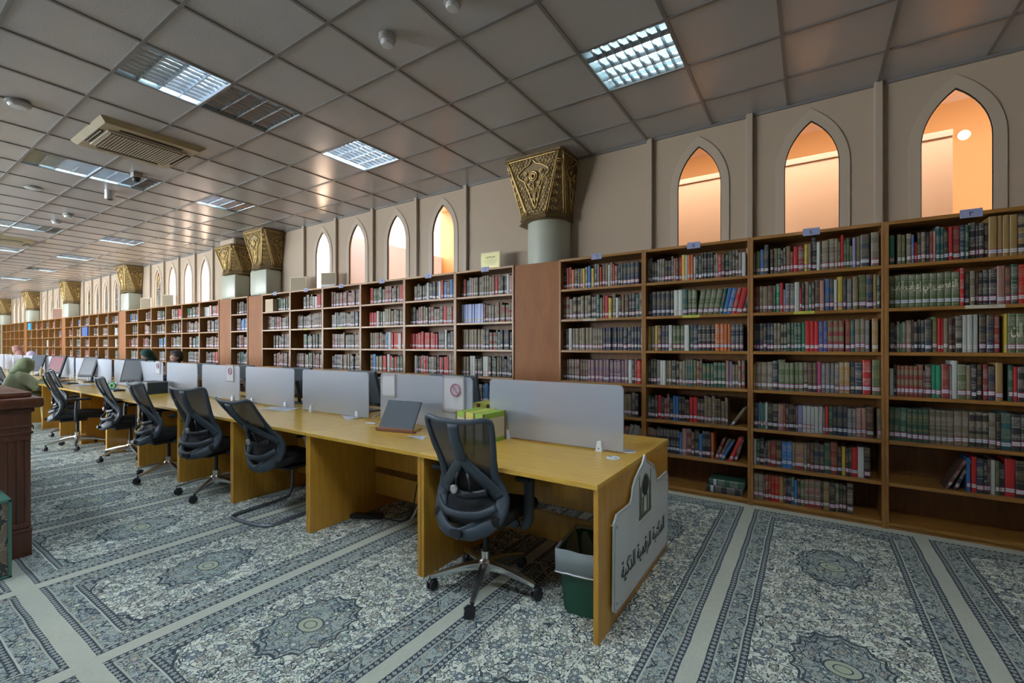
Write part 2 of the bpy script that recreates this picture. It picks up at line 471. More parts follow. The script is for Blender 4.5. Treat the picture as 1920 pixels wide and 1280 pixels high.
# ------------------------------------------------------------------ lettering (Arabic letters joined by hand)
AR = {'ا':(0xFE8D,0xFE8E),'إ':(0xFE87,0xFE88),'آ':(0xFE81,0xFE82),'ب':(0xFE8F,),'ة':(0xFE93,0xFE94),'ت':(0xFE95,),'ذ':(0xFEAB,0xFEAC),
      'ر':(0xFEAD,0xFEAE),'ص':(0xFEB9,),'ع':(0xFEC9,),'ف':(0xFED1,),'ق':(0xFED5,),'ك':(0xFED9,),'ل':(0xFEDD,),'م':(0xFEE1,),'ي':(0xFEF1,),'ن':(0xFEE5,)}
def shape(s):
    out = []
    for i, ch in enumerate(s):
        if ch not in AR: out.append(ch); continue
        f = AR[ch]; dual = len(f) == 1
        prev = i > 0 and s[i-1] in AR and len(AR[s[i-1]]) == 1
        nxt = dual and i + 1 < len(s) and s[i+1] in AR
        c = f[0] + (3 if prev and nxt else 1 if prev else 2 if nxt else 0) if dual else (f[1] if prev else f[0])
        out.append(chr(c))
    return ''.join(reversed(out))
def text_bm(s, w, h, depth=.001, bold=0.0):
    """lettering fitted into a w x h box centred on the origin of the XZ plane, facing -Y"""
    cu = bpy.data.curves.new('lettering', 'FONT'); cu.body = shape(s); cu.extrude = .02; cu.offset = bold; cu.resolution_u = 3
    o = bpy.data.objects.new('lettering', cu); C.objects.link(o)
    dg = bpy.context.evaluated_depsgraph_get(); me = bpy.data.meshes.new_from_object(o.evaluated_get(dg))
    bpy.data.objects.remove(o); bpy.data.curves.remove(cu)
    bm = bmesh.new(); bm.from_mesh(me); bpy.data.meshes.remove(me)
    if not bm.verts: return bm
    xs = [v.co.x for v in bm.verts]; ys = [v.co.y for v in bm.verts]
    x0, x1, y0, y1 = min(xs), max(xs), min(ys), max(ys)
    for v in bm.verts:
        v.co = Vector(((v.co.x-(x0+x1)/2)/(x1-x0)*w, -v.co.z/.02*depth, (v.co.y-(y0+y1)/2)/(y1-y0)*h))
    return bm

# ------------------------------------------------------------------ the setting
YW = 4.82; ZC = 3.58; XL = -36.0; XR = 3.4; YS = -7.0
def gx(k): return .476 - .64 * k
def gy(j): return 4.31 - .612 * j
fixtures = []     # (k, j, [lit levels for 4 troughs]) lit: 0 off 1 mid 2 full
F = fixtures.append
F((2, 1, [0, 1, 1, 1])); F((7, 1, [2, 2, 2, 2])); F((12, 1, [2, 2, 1, 0])); F((19, 1, [2, 2, 2, 2])); F((24, 1, [2, 2, 2, 2])); F((29, 1, [0, 0, 2, 2])); F((34, 1, [2, 2, 2, 2])); F((41, 1, [2, 2, 2, 2]))
F((7, 4, [0, 1, 2, 2])); F((7, 3, [0, 0, 0, 0])); F((12, 4, [0, 1, 2, 2])); F((12, 3, [2, 2, 1, 0]))
F((19, 4, [2, 2, 2, 2])); F((19, 3, [2, 2, 1, 0])); F((24, 3, [2, 2, 2, 2])); F((24, 4, [2, 2, 2, 2])); F((31, 3, [2, 2, 2, 2])); F((36, 4, [2, 2, 2, 2])); F((43, 3, [2, 2, 2, 2]))
F((3, 6, [3, 3, 3, 3])); F((0, 5, [3, 3, 3, 3])); F((7, 7, [3, 3, 3, 3])); F((12, 8, [3, 3, 3, 3]))  # unseen fixtures added out of view as fill for the floor
cells = {(k, j) for k, j, _ in fixtures}

bm = bmesh.new()
xs = sorted([XL] + [gx(k) for k in range(-4, 57) if XL < gx(k) < XR] + [XR]); ys = sorted([YS] + [gy(j) for j in range(0, 19) if gy(j) > YS] + [YW])
for i in range(len(xs)-1):
    for j in range(len(ys)-1):
        k_ = round((.476 - xs[i+1]) / .64); j_ = round((4.31 - ys[j+1]) / .612)
        if (k_, j_) in cells and abs(xs[i+1]-xs[i]-.64) < .01: continue
        z = ZC
        bm.faces.new([bm.verts.new(p) for p in ((xs[i], ys[j], z), (xs[i], ys[j+1], z), (xs[i+1], ys[j+1], z), (xs[i+1], ys[j], z))])
struct('ceiling', bm, M['tile'])
bm = bmesh.new()
for x in xs[1:-1]: box(bm, x-.012, x+.012, YS, YW, ZC-.008, ZC+.004)
for y in ys[1:-1]: box(bm, XL, XR, y-.012, y+.012, ZC-.0085, ZC+.004)
struct('trim_1', bm, M['tbar'])
struct('trim_2', BX(XL, XR, YW-.02, YW, ZC-.025, ZC), M['tbar'])
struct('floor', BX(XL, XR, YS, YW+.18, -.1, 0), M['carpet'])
struct('wall_east', BX(XR, XR+.2, YS, YW+.18, 0, ZC+.3), M['wall'])
struct('wall_west', BX(XL-.2, XL, YS, YW+.18, 0, ZC+.3), M['wall'])

# unseen south wall; tall openings added behind the camera to let daylight in
bm = bmesh.new(); wx = XL
ops = [(-33+5.2*i, -30.0+5.2*i) for i in range(5)]
for a, b_ in ops:
    box(bm, wx, a, YS-.2, YS, 0, ZC+.3); wx = b_
    box(bm, a, b_, YS-.2, YS, 0, .9); box(bm, a, b_, YS-.2, YS, 3.1, ZC+.3)
box(bm, wx, XR, YS-.2, YS, 0, ZC+.3)
struct('wall_south', bm, M['wall'])

# north wall with pointed windows
W_A = [1.88, .945, .01, -.93]; W_B = [-4.35, -5.30, -6.24, -7.18]; W_C = [-11.70, -12.60, -13.50, -14.40]
W_D = [-17.55, -18.45, -19.30, -20.15]; W_E = [-23.1, -23.95, -24.8, -25.7]; W_F = [-28.4, -29.25, -30.1, -30.95]
wins = W_A + W_B + W_C + W_D + W_E + W_F
HW, ZS, ZA, ZB = .205, 2.985, 3.395, 2.20
def arch(hw, zs, za, n=9):
    h = za - zs; R = (hw*hw+h*h)/(2*hw); pts = []
    a1 = math.atan2(h, R-hw)
    for i in range(n+1):
        a = a1*i/n; pts.append((-(R*math.cos(a)-(R-hw)), zs + R*math.sin(a)))
    return pts + [(-x, z) for x, z in reversed(pts[:-1])]
bm = bmesh.new()
cuts = sorted(wins)
def wall_cell(bm, y, xc, x0, x1):
    A = arch(HW, ZS, ZA)
    P = lambda x, z: bm.verts.new((x, y, z))
    top = ZC + .3
    bm.faces.new((P(x0, 0), P(x1, 0), P(x1, ZB), P(x0, ZB)))
    bm.faces.new((P(x0, ZB), P(xc-HW, ZB), P(xc-HW, top), P(x0, top)))
    bm.faces.new((P(xc+HW, ZB), P(x1, ZB), P(x1, top), P(xc+HW, top)))
    for (a, za), (b_, zb) in zip(A, A[1:]): bm.faces.new((P(xc+a, za), P(xc+b_, zb), P(xc+b_, top), P(xc+a, top)))
prev = XL; edges = []
for i, xc in enumerate(cuts):
    nx = XR if i == len(cuts)-1 else (xc + cuts[i+1]) / 2
    for y in (YW, YW+.03): wall_cell(bm, y, xc, prev, nx)
    O = [(-HW, ZB)] + arch(HW, ZS, ZA) + [(HW, ZB)]
    for (a, za), (b_, zb) in zip(O, O[1:] + O[:1]):
        bm.faces.new([bm.verts.new(p) for p in ((xc+a, YW, za), (xc+b_, YW, zb), (xc+b_, YW+.03, zb), (xc+a, YW+.03, za))])
    prev = nx
bmesh.ops.remove_doubles(bm, verts=bm.verts[:], dist=1e-4)
struct('wall_north', bm, M['wall'])

def ring_bm(inner, outer, y0, y1):
    bm = bmesh.new(); V = {}
    n = len(inner)
    vs = [[bm.verts.new((x, y, z)) for x, z in L] for y in (y0, y1) for L in (inner, outer)]
    fi, fo, bi, bo = vs
    for i in range(n-1):
        for q in ((fi[i], fi[i+1], fo[i+1], fo[i]), (bi[i], bo[i], bo[i+1], bi[i+1]), (fo[i], fo[i+1], bo[i+1], bo[i]), (fi[i+1], fi[i], bi[i], bi[i+1])): bm.faces.new(q)
    return bm
O_in = [(-HW, ZB)] + arch(HW, ZS, ZA) + [(HW, ZB)]
O_mid = [(-HW-.072, ZB)] + arch(HW+.072, ZS-.01, ZA+.10) + [(HW+.072, ZB)]
O_seal = [(-HW+.006, ZB)] + arch(HW-.006, ZS, ZA-.012) + [(HW-.006, ZB)]
f_me = mesh_from(ring_bm(O_in, O_mid, YW-.010, YW+.002), 'window_frame', M['frame'])
s_me = mesh_from(ring_bm(O_seal, O_in, YW-.001, YW+.006), 'window_seal', M['gap'])
bmp = bmesh.new(); pv = [bmp.verts.new((x, YW+.022, z)) for x, z in O_in]; bmp.faces.new(pv); p_me = mesh_from(bmp, 'pane', M['glass'])
for i, xc in enumerate(wins):
    o = obj('window_%d' % (i+1), f_me, None, loc=(xc, 0, 0)); o['kind'] = 'structure'
    obj('window_seal', s_me, None, o); obj('pane', p_me, None, o)

# pilaster battens on the wall
n_t = 3
b_me = mesh_from(BX(-.028, .028, YW-.045, YW, 2.2, ZC, bev=.006), 'trim', M['batten'])
bats = [2.35, 1.41, .475, -.475, -1.415, -3.92, -4.86, -5.83, -6.78, -7.72, -11.25, -12.15, -13.05, -13.95, -14.85, -17.1, -18.0, -18.87, -19.72, -20.6, -22.7, -23.5, -24.4, -25.2, -26.1, -28.0, -28.8, -29.7, -30.5, -31.3]
for x in bats:
    o = obj('trim_%d' % n_t, b_me, None, loc=(x, 0, 0)); o['kind'] = 'structure'; n_t += 1

# corridor beyond the windows: orange hall on the right, open daylight further left
struct('wall_hall', BX(-7.05, 4.5, 7.7, 7.8, 0, 4.75), M['orange'])
struct('wall_hall_far', BX(-11.3, -7.05, 8.2, 8.3, 0, 4.62), M['peach'])
struct('ceiling_hall', BX(-7.0, 4.5, 5.0, 7.7, 4.42, 4.5), M['peach'])
struct('wall_hall_west', BX(-7.12, -7.0, 5.02, 12, 0, 3.40), M['white_cl'])
struct('floor_hall', BX(XL, 4.5, 5.0, 14, -.1, 0), M['board'])
struct('wall_hall_east', BX(4.5, 4.6, 5.0, 7.7, 0, 4.5), M['orange'])
def hall_board(x0, x1, y, z, label):
    t = thing('partition_board', label, 'partition', ((x0+x1)/2, y, 0), 0)
    w = (x1-x0)/2
    obj('board', BX(-w, w, -.015, .015, 0, z-.06), M['board'], t)
    obj('top_rail', BX(-w, w, -.03, .03, z-.06, z, bev=.004), M['rail'], t)
    bm = bmesh.new()
    for xx in (-w+.08, w-.08): lathe(bm, [(.008, -.034), (.008, -.03)], 8, M=Matrix.Translation((xx, 0, z-.03)) @ Matrix.Rotation(PI/2, 4, 'X'))
    obj('bolt', bm, M['gap'], t)
hall_board(-3.0, -.60, 5.6, 3.36, 'pale board partition behind the leftmost of the three right-hand arched windows')
hall_board(-.56, .62, 5.6, 3.35, 'pale board partition behind the middle of the three right-hand arched windows')
hall_board(.66, 1.075, 5.6, 3.345, 'pale board partition covering half of the rightmost arched window')
for i, (x, y) in enumerate([(1.9, 5.9), (.1, 5.30), (-1.4, 5.30), (-5, 6.8)]):
    o = obj('ceiling_downlight', mesh_from((lambda b: (lathe(b, [(.07, 4.40), (.075, 4.419)], 16), b)[1])(bmesh.new()), 'ceiling_downlight', M['warm']), None, loc=(x, y, 0))
    tag(o, 'warm round downlight in the hall ceiling, %s of the four' % ('farthest right', 'second from right', 'third from right', 'farthest left')[i], 'light', 'downlights in the hall beyond the windows')
    L = bpy.data.lights.new('hall_lamp', 'AREA'); L.shape = 'DISK'; L.size = .35; L.energy = (8, 6, 6, 26)[i]; L.color = (1, .62, .30)
    lo = bpy.data.objects.new('hall_lamp', L); lo.location = (x, y, 4.38); link(lo)

bm = bmesh.new(); lathe(bm, [(.06, 0), (.06, .02), (.05, .03)], 24, M=Matrix.Translation((1.58, 7.70, 3.98)) @ Matrix.Rotation(PI/2, 4, 'X'))  # small glowing disc set on the hall wall
o = obj('glow_disc', bm, M['wall_disc']); tag(o, 'small round glowing disc high on the orange wall inside the rightmost window', 'light')

# ------------------------------------------------------------------ columns and gilded capitals
def capital_bms(zb=2.90, zt=3.575):
    """lofted octagon-to-square bell with raised lattice and scroll work; local origin at column axis"""
    bo = .30; fy = -.36; half = .365
    def ring(o, s, z, oy=0):   # o: half width, s: half side length of the main faces
        return [(-s, -o+oy, z), (s, -o+oy, z), (o, -s+oy, z), (o, s+oy, z), (s, o+oy, z), (-s, o+oy, z), (-o, s+oy, z), (-o, -s+oy, z)]
    prof = [ring(.315, .135, zb-.06), ring(.325, .14, zb-.055), ring(.30, .13, zb-.035), ring(.295, .13, zb-.02), ring(.315, .14, zb), ring(.29, .125, zb+.01)]
    R0 = ring(.285, .125, zb+.01); R1 = ring(half, half-.022, zt-.03)
    body = bmesh.new(); rings = [[body.verts.new(p) for p in r] for r in prof + [R0, R1, ring(half+.012, half-.01, zt-.028), ring(half+.012, half-.01, zt)]]
    for A, B in zip(rings, rings[1:]):
        for k in range(8): body.faces.new((A[k], A[(k+1) % 8], B[(k+1) % 8], B[k]))
    body.faces.new(rings[0][::-1]); body.faces.new(rings[-1])
    orn = bmesh.new()
    def fpt(k, s, t, out=.006):
        a0, a1 = Vector(R0[k]), Vector(R0[(k+1) % 8]); b0, b1 = Vector(R1[k]), Vector(R1[(k+1) % 8])
        p = (a0*(1-s)+a1*s)*(1-t) + (b0*(1-s)+b1*s)*t
        n = (a1-a0).cross(b0-a0).normalized() if (b1-b0).length < .1 else (b1-b0).cross(a0-b0).normalized()*-1
        c = Vector((0, 0, p.z))
        if n.dot(p - c) < 0: n = -n
        return p + n*out
    H = zt-.03-zb
    for k in (0, 2, 6):
        def wpt(x, z, out=.007):         # x in metres from the face centre, z above base
            t = z/H; wd = (.25*(1-t) + 2*(half-.022)*t); return fpt(k, .5 + x/wd, t, out)
        hwid = lambda z: .125*(1-z/H)+(half-.022)*z/H
        # border ribs
        for sgn in (-1, 1): tube(orn, [wpt(sgn*(hwid(z)-.008), z) for z in [i*H/12 for i in range(13)]], .009, 6)
        tube(orn, [wpt(x*hwid(H-.01)/6, H-.012) for x in range(-6, 7)], .010, 6)
        # lattice, kept outside the shield
        sh = lambda z: max(0.0, (z-.06)/(H-.06))*.20 if z < H*.72 else max(0, .20*(1-(z-H*.72)/(H*.28)*.9))
        step = .036
        for d in (-1, 1):
            for q in range(-26, 27):
                seg = []
                for i in range(0, 61):
                    z = H*i/60; x = d*(z*.62) + q*step*1.24
                    if abs(x) < hwid(z)-.012 and (abs(x) > sh(z)*.92): seg.append(wpt(x, z, .005))
                    else:
                        if len(seg) > 1: tube(orn, [seg[0], seg[-1]], .0042, 4)
                        seg = []
                if len(seg) > 1: tube(orn, [seg[0], seg[-1]], .0042, 4)
        # shield outline
        out = []
        for x, z in [(0, .05), (.03, .12), (.06, .2), (.10, .30), (.13, .36), (.19, .40), (.20, .44), (.16, .47), (.11, .50), (.05, .52), (0, .57)]: out.append((x, z*H/.6))
        for sgn in (-1, 1): tube(orn, smooth_pts([wpt(sgn*x, z, .010) for x, z in out], 3), .008, 6)
        tube(orn, [wpt(.05*math.cos(a*PI/8), .395*H/.6+.05*math.sin(a*PI/8), .012) for a in range(16)], .010, 6, closed=True)
        tube(orn, [wpt(.028*math.cos(a*PI/6), .395*H/.6+.028*math.sin(a*PI/6), .012) for a in range(12)], .012, 6, closed=True)
        for sgn in (-1, 1):
            for cx, cz, r0, dr in ((.05, .25, .042, 1), (.10, .36, .03, -1), (.035, .15, .022, 1), (.10, .43, .025, 1), (.06, .315, .018, -1)):
                tube(orn, [wpt(sgn*(cx + dr*r0*(1-i/22)*math.cos(i*.62)), (cz)*H/.6 + r0*(1-i/22)*math.sin(i*.62), .010) for i in range(20)], .0055, 5)
            tube(orn, smooth_pts([wpt(sgn*x, z*H/.6, .012) for x, z in [(.0, .10), (.012, .2), (.03, .27), (.07, .3), (.09, .34)]], 3), .006, 5)
        tube(orn, [wpt(0, z*H/.6, .012) for z in (.07, .15, .22, .30, .345)], [.004, .009, .006, .009, .004], 6)
    for k in (1, 7, 3):
        for s in (.06, .94): tube(orn, [fpt(k, s, i/10*.82, .004) for i in range(11)], .008, 5)
        tube(orn, [fpt(k, s, .82, .006) for s in (0, .5, 1)], .010, 5); tube(orn, [fpt(k, s, .86, .006) for s in (0, .5, 1)], .010, 5)
        for row in range(6):
            t0 = .05 + row*.125; sc_ = .30*(1-row*.05)
            for sgn in (-1, 1):
                tube(orn, [fpt(k, .5+sgn*(.20 + sc_*.55*(1-i/16)*math.cos(i*.6)), t0+.05*(1-i/16)*math.sin(i*.6)+.03, .005) for i in range(14)], .005, 5)
            tube(orn, [fpt(k, .5, t0, .005), fpt(k, .5, t0+.06, .008)], [.010, .004], 5)
    for b__ in (body, orn):
        for q in b__.verts: q.co.y = min(q.co.y, .037)
    return body, orn
cb, co_ = capital_bms()
cap_body = mesh_from(cb, 'bell', M['gold_d']); cap_orn = mesh_from(co_, 'relief_ornament', M['gold'], smooth='all')
cb, co_ = capital_bms(zt=3.42)
cap_body2 = mesh_from(cb, 'bell', M['gold_d']); cap_orn2 = mesh_from(co_, 'relief_ornament', M['gold'], smooth='all')
cols = [(-2.60, 'nearest'), (-8.76, 'second'), (-9.935, 'third'), (-15.75, 'fourth'), (-21.35, 'fifth'), (-26.7, 'sixth'), (-31.9, 'farthest')]
for i, (x, nm) in enumerate(cols):
    lab = ['round pale green column with a gilded capital right of the green plaque', 'pale squared column, right one of the pair beside the single-bay bookcase',
           'pale squared column, left one of the pair beside the single-bay bookcase', 'pale column left of the single-bay bookcase, before the next row of windows',
           'pale column with gilded capital, third last toward the far end', 'pale column with gilded capital, second last toward the far end', 'pale column with gilded capital at the far end of the hall'][i]
    t = thing('column', lab, 'column', (x, 4.765 if i == 0 else 4.70, 0), 0)
    bm = bmesh.new()
    if i == 0:
        lathe(bm, [(.262, 0), (.262, 2.838)], 40)
        for q in bm.verts: q.co.y = min(q.co.y, .05)
    else:
        box(bm, -.20, .20, -.18, .11, 0, 2.345); box(bm, -.30, .30, -.20, .115, 2.345, 2.838, bev=.05)
    obj('shaft', bm, M['column'], t, smooth=True)
    c_ = thing('gilded_capital', lab.replace('round pale green column with a gilded capital', 'gilded lattice-carved capital on the round column').replace('pale squared column', 'gilded capital of the squared column').replace('pale column with gilded capital', 'gilded column capital').replace('pale column', 'gilded column capital'), 'capital', (x-.03*(i == 0), 4.78, 0), 0)
    if i != 2: obj('bell', cap_body, None, c_); obj('relief_ornament', cap_orn, None, c_)
    else:
        obj('bell', cap_body2, None, c_); obj('relief_ornament', cap_orn2, None, c_)
        bm = bmesh.new(); box(bm, -.30, .30, -.30, .035, 3.42, ZC-.01, bev=.05); obj('neck_block', bm, M['wall'], c_)

# ------------------------------------------------------------------ bookcases
YF = 4.45; DEP = .34
ZSH = [.04, .34, .66, 1.0, 1.335, 1.67, 2.0]; ZTOP = 2.33; TH = .026
def bookcase(x0, x1, label, group):
    w = x1 - x0
    t = thing('bookcase', label, 'bookcase', (x0, YF, 0), 0, group)
    for a in (0, w-.022): obj('side_panel', BX(a+.0005, a+.0215, 0, DEP, 0, ZTOP+.013, bev=.002), M['side_w'], t)
    obj('top_board', BX(.022, w-.022, 0, DEP, ZTOP-.013, ZTOP+.013, bev=.002), M['shelf_w'], t)
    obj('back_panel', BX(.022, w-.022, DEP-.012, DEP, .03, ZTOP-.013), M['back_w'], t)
    obj('plinth', BX(.022, w-.022, .02, .035, 0, ZSH[0]-.013), M['shelf_w'], t)
    for z in ZSH: obj('shelf', BX(.022, w-.022, .003, DEP-.012, z-TH/2, z+TH/2, bev=.003), M['shelf_w'], t)
    return t
A_x = [1.40, .481, -.435, -1.373, -2.313]; bays = []
A_lab = ['bookcase under the number three sign at the right edge of the photo', 'bookcase under the number four sign, second from the right edge',
         'bookcase under the number five sign, with two volumes lying on its bottom shelf', 'bookcase under the number six sign, right of the plain brown panel']
for i in range(4):
    bookcase(A_x[i+1], A_x[i], A_lab[i], 'bookcases along the window wall'); bays.append((A_x[i+1], A_x[i]))
bookcase(1.402, 2.33, 'bookcase past the right edge of the photo, next to the number three one', 'bookcases along the window wall')
B_x = [-2.912, -3.814, -4.745, -5.690, -6.640, -7.580, -8.503]
Bn = ['first', 'second', 'third', 'fourth', 'fifth', 'sixth']
for i in range(6):
    bookcase(B_x[i+1], B_x[i], '%s bookcase to the left of the round column in the middle row' % Bn[i], 'bookcases along the window wall'); bays.append((B_x[i+1], B_x[i]))
bookcase(-9.692, -9.025, 'narrow single bookcase standing alone between two brown panels', 'bookcases along the window wall'); bays.append((-9.692, -9.025))
def grp(a, b_, n=6): return [a + (b_-a)*i/n for i in range(n+1)]
far = [(grp(-10.185, -15.481), 'beyond the single bookcase'), (grp(-16.009, -21.106), 'in the second-last long row'), (grp(-21.549, -26.5), 'in the last long row in view'), (grp(-26.93, -31.9), 'against the far end of the hall')]
for G, where in far:
    for i in range(6):
        bookcase(G[i+1], G[i], '%s bookcase from the right %s' % (Bn[i], where), 'bookcases along the window wall'); bays.append((G[i+1], G[i]))
def filler(x0, x1, label):
    o = obj('column_panel', BX(x0+.001, x1-.001, YF+.012, YF+.034, 0, ZTOP+.006, bev=.002), M['panel_w']); tag(o, label, 'panel')
filler(-2.912, -2.313, 'plain reddish brown panel between bookcases below the round column')
filler(-9.025, -8.503, 'plain brown panel right of the narrow single bookcase')
filler(-10.185, -9.692, 'plain brown panel left of the narrow single bookcase')
filler(-16.009, -15.481, 'narrow brown panel closing the row beyond the single bookcase')
filler(-21.549, -21.106, 'narrow brown panel between the two farthest long rows')
filler(-26.93, -26.5, 'narrow brown panel nearest the far end of the hall')
filler(-36, -31.9, 'wide brown panel at the far left end of the bookcases')

# ------------------------------------------------------------------ books
PAL = dict(k=(.022,.022,.026), n=(.025,.038,.065), N=(.035,.045,.062), G=(.085,.12,.05), g=(.030,.085,.055), e=(.012,.19,.10), t=(.022,.10,.105), r=(.42,.016,.016),
           R=(.20,.028,.028), c=(.16,.13,.085), o=(.50,.13,.035), b=(.03,.14,.36), l=(.20,.20,.38), w=(.45,.47,.44), y=(.50,.36,.05), m=(.095,.050,.038),
           p=(.33,.17,.15), s=(.15,.15,.155), x=(.27,.165,.055), v=(.045,.075,.26), q=(.30,.04,.12), u=(.18,.10,.15), L=(.42,.48,.75))
CN = dict(k='black', n='navy', N='slate blue', G='olive green', g='dark green', e='emerald green', t='teal', r='bright red', R='dark red', c='cream and gold', o='orange', b='blue',
          l='violet grey', w='pale grey', y='yellow', m='dark brown', p='dusty pink', s='grey', x='tan leather', v='blue and red', q='crimson', u='mauve', L='pale blue')
PLAIN = set('bowylprqLe')
def add_book(bm, lay, code, w, h, d, M4, seed, pages=True, detail=True):
    """cover with a slightly rounded spine at y=0 and recessed pages; local x 0..w, z 0..h"""
    cl, ml, uvl = lay; col = PAL[code]; jit = .85 + .3*((seed*37) % 1)
    col = tuple(min(1, c*jit) for c in col) + (w,)
    style = (.2 if (seed*53) % 1 > .3 else .4) if code in PLAIN else (.7 if code in 'cxm' and (seed*5) % 1 > .3 else .5)
    if code == 'w' or code == 'L': style = .2 if (seed*7) % 1 > .5 else .02
    def quad(pts, face, uvs):
        f = bm.faces.new([bm.verts.new(M4 @ Vector(p)) for p in pts])
        for lp, uv in zip(f.loops, uvs):
            lp[cl] = col; lp[ml] = (seed, style, face, 1); lp[uvl].uv = uv
    r = min(.006, w*.25)
    if detail:
        pr = [(0, r), (w*.15, r*.25), (w*.5, 0), (w*.85, r*.25), (w, r)]
    else: pr = [(0, 0), (w, 0)]
    for (xa, ya), (xb, yb) in zip(pr, pr[1:]): quad([(xa, ya, 0), (xb, yb, 0), (xb, yb, h), (xa, ya, h)], .7, [(xa, 0), (xb, 0), (xb, h), (xa, h)])
    quad([(0, d, 0), (0, pr[0][1], 0), (0, pr[0][1], h), (0, d, h)], .2, [(0, 0)]*4)
    quad([(w, pr[0][1], 0), (w, d, 0), (w, d, h), (w, pr[0][1], h)], .2, [(0, 0)]*4)
    quad([(0, d, 0), (0, d, h), (w, d, h), (w, d, 0)], .2, [(0, 0)]*4)
    if not detail:
        quad([(0, 0, h), (w, 0, h), (w, d, h), (0, d, h)], 1, [(0, 0), (w, 0), (w, d), (0, d)])
        return
    c = min(.0025, w*.15)
    # cover thickness rims
    for z in (0, h):
        for xa, xb in ((0, c), (w-c, w)): quad([(xa, r, z), (xb, r, z), (xb, d, z), (xa, d, z)], .2, [(0, 0)]*4)
        quad([(0, r, z), (w*.15, r*.25, z), (w*.5, 0, z), (w*.85, r*.25, z), (w, r, z), (w-c, r+.004, z), (c, r+.004, z)], .2, [(0, 0)]*7)
    quad([(c, d, 0), (c, r+.004, 0), (c, r+.004, h), (c, d, h)], .2, [(0, 0)]*4)
    quad([(w-c, r+.004, 0), (w-c, d, 0), (w-c, d, h), (w-c, r+.004, h)], .2, [(0, 0)]*4)
def layers(bm): return (bm.loops.layers.float_color.new('bcol'), bm.loops.layers.float_color.new('bmisc'), bm.loops.layers.uv.new('buv'))
def pages_bm(w, h, d):
    bm = bmesh.new(); lay = layers(bm); c = min(.0025, w*.15)
    vs = box(bm, c+.0002, w-c-.0002, .010, d-.003, .003, h-.003)
    for f in bm.faces:
        for lp in f.loops:
            lp[lay[0]] = (.5, .45, .36, w); lp[lay[1]] = (.3, .2, 1, 1); lp[lay[2]].uv = (lp.vert.co.x, lp.vert.co.y)
    return bm
page_cache = {}
NB = ['first', 'second', 'third', 'fourth', 'fifth', 'sixth', 'seventh', 'eighth', 'ninth', 'tenth', 'eleventh', 'twelfth', 'thirteenth', 'fourteenth', 'fifteenth', 'sixteenth', 'seventeenth', 'eighteenth',
      'nineteenth', 'twentieth', 'twenty-first', 'twenty-second', 'twenty-third', 'twenty-fourth', 'twenty-fifth', 'twenty-sixth', 'twenty-seventh', 'twenty-eighth', 'twenty-ninth', 'thirtieth', 'thirty-first', 'thirty-second', 'thirty-third']
ROWN = ['top shelf', 'second shelf down', 'third shelf down', 'fourth shelf down', 'fifth shelf down', 'sixth shelf down', 'bottom shelf']
def place_book(code, w, h, d, M4, label, group, seed, parts=True):
    bm = bmesh.new(); lay = layers(bm)
    add_book(bm, lay, code, w, h, d, Matrix.Identity(4), seed)
    me = mesh_from(bm, 'book', M['book'])
    o = bpy.data.objects.new('book', me); o.matrix_world = M4; link(o); tag(o, label, 'book', group)
    key = (round(w, 3), round(h, 2), round(d, 2))
    if key not in page_cache: page_cache[key] = mesh_from(pages_bm(key[0], h, d), 'page_block', M['book'])
    p = bpy.data.objects.new('page_block', page_cache[key]); C.objects.link(p); p.parent = o
    return o
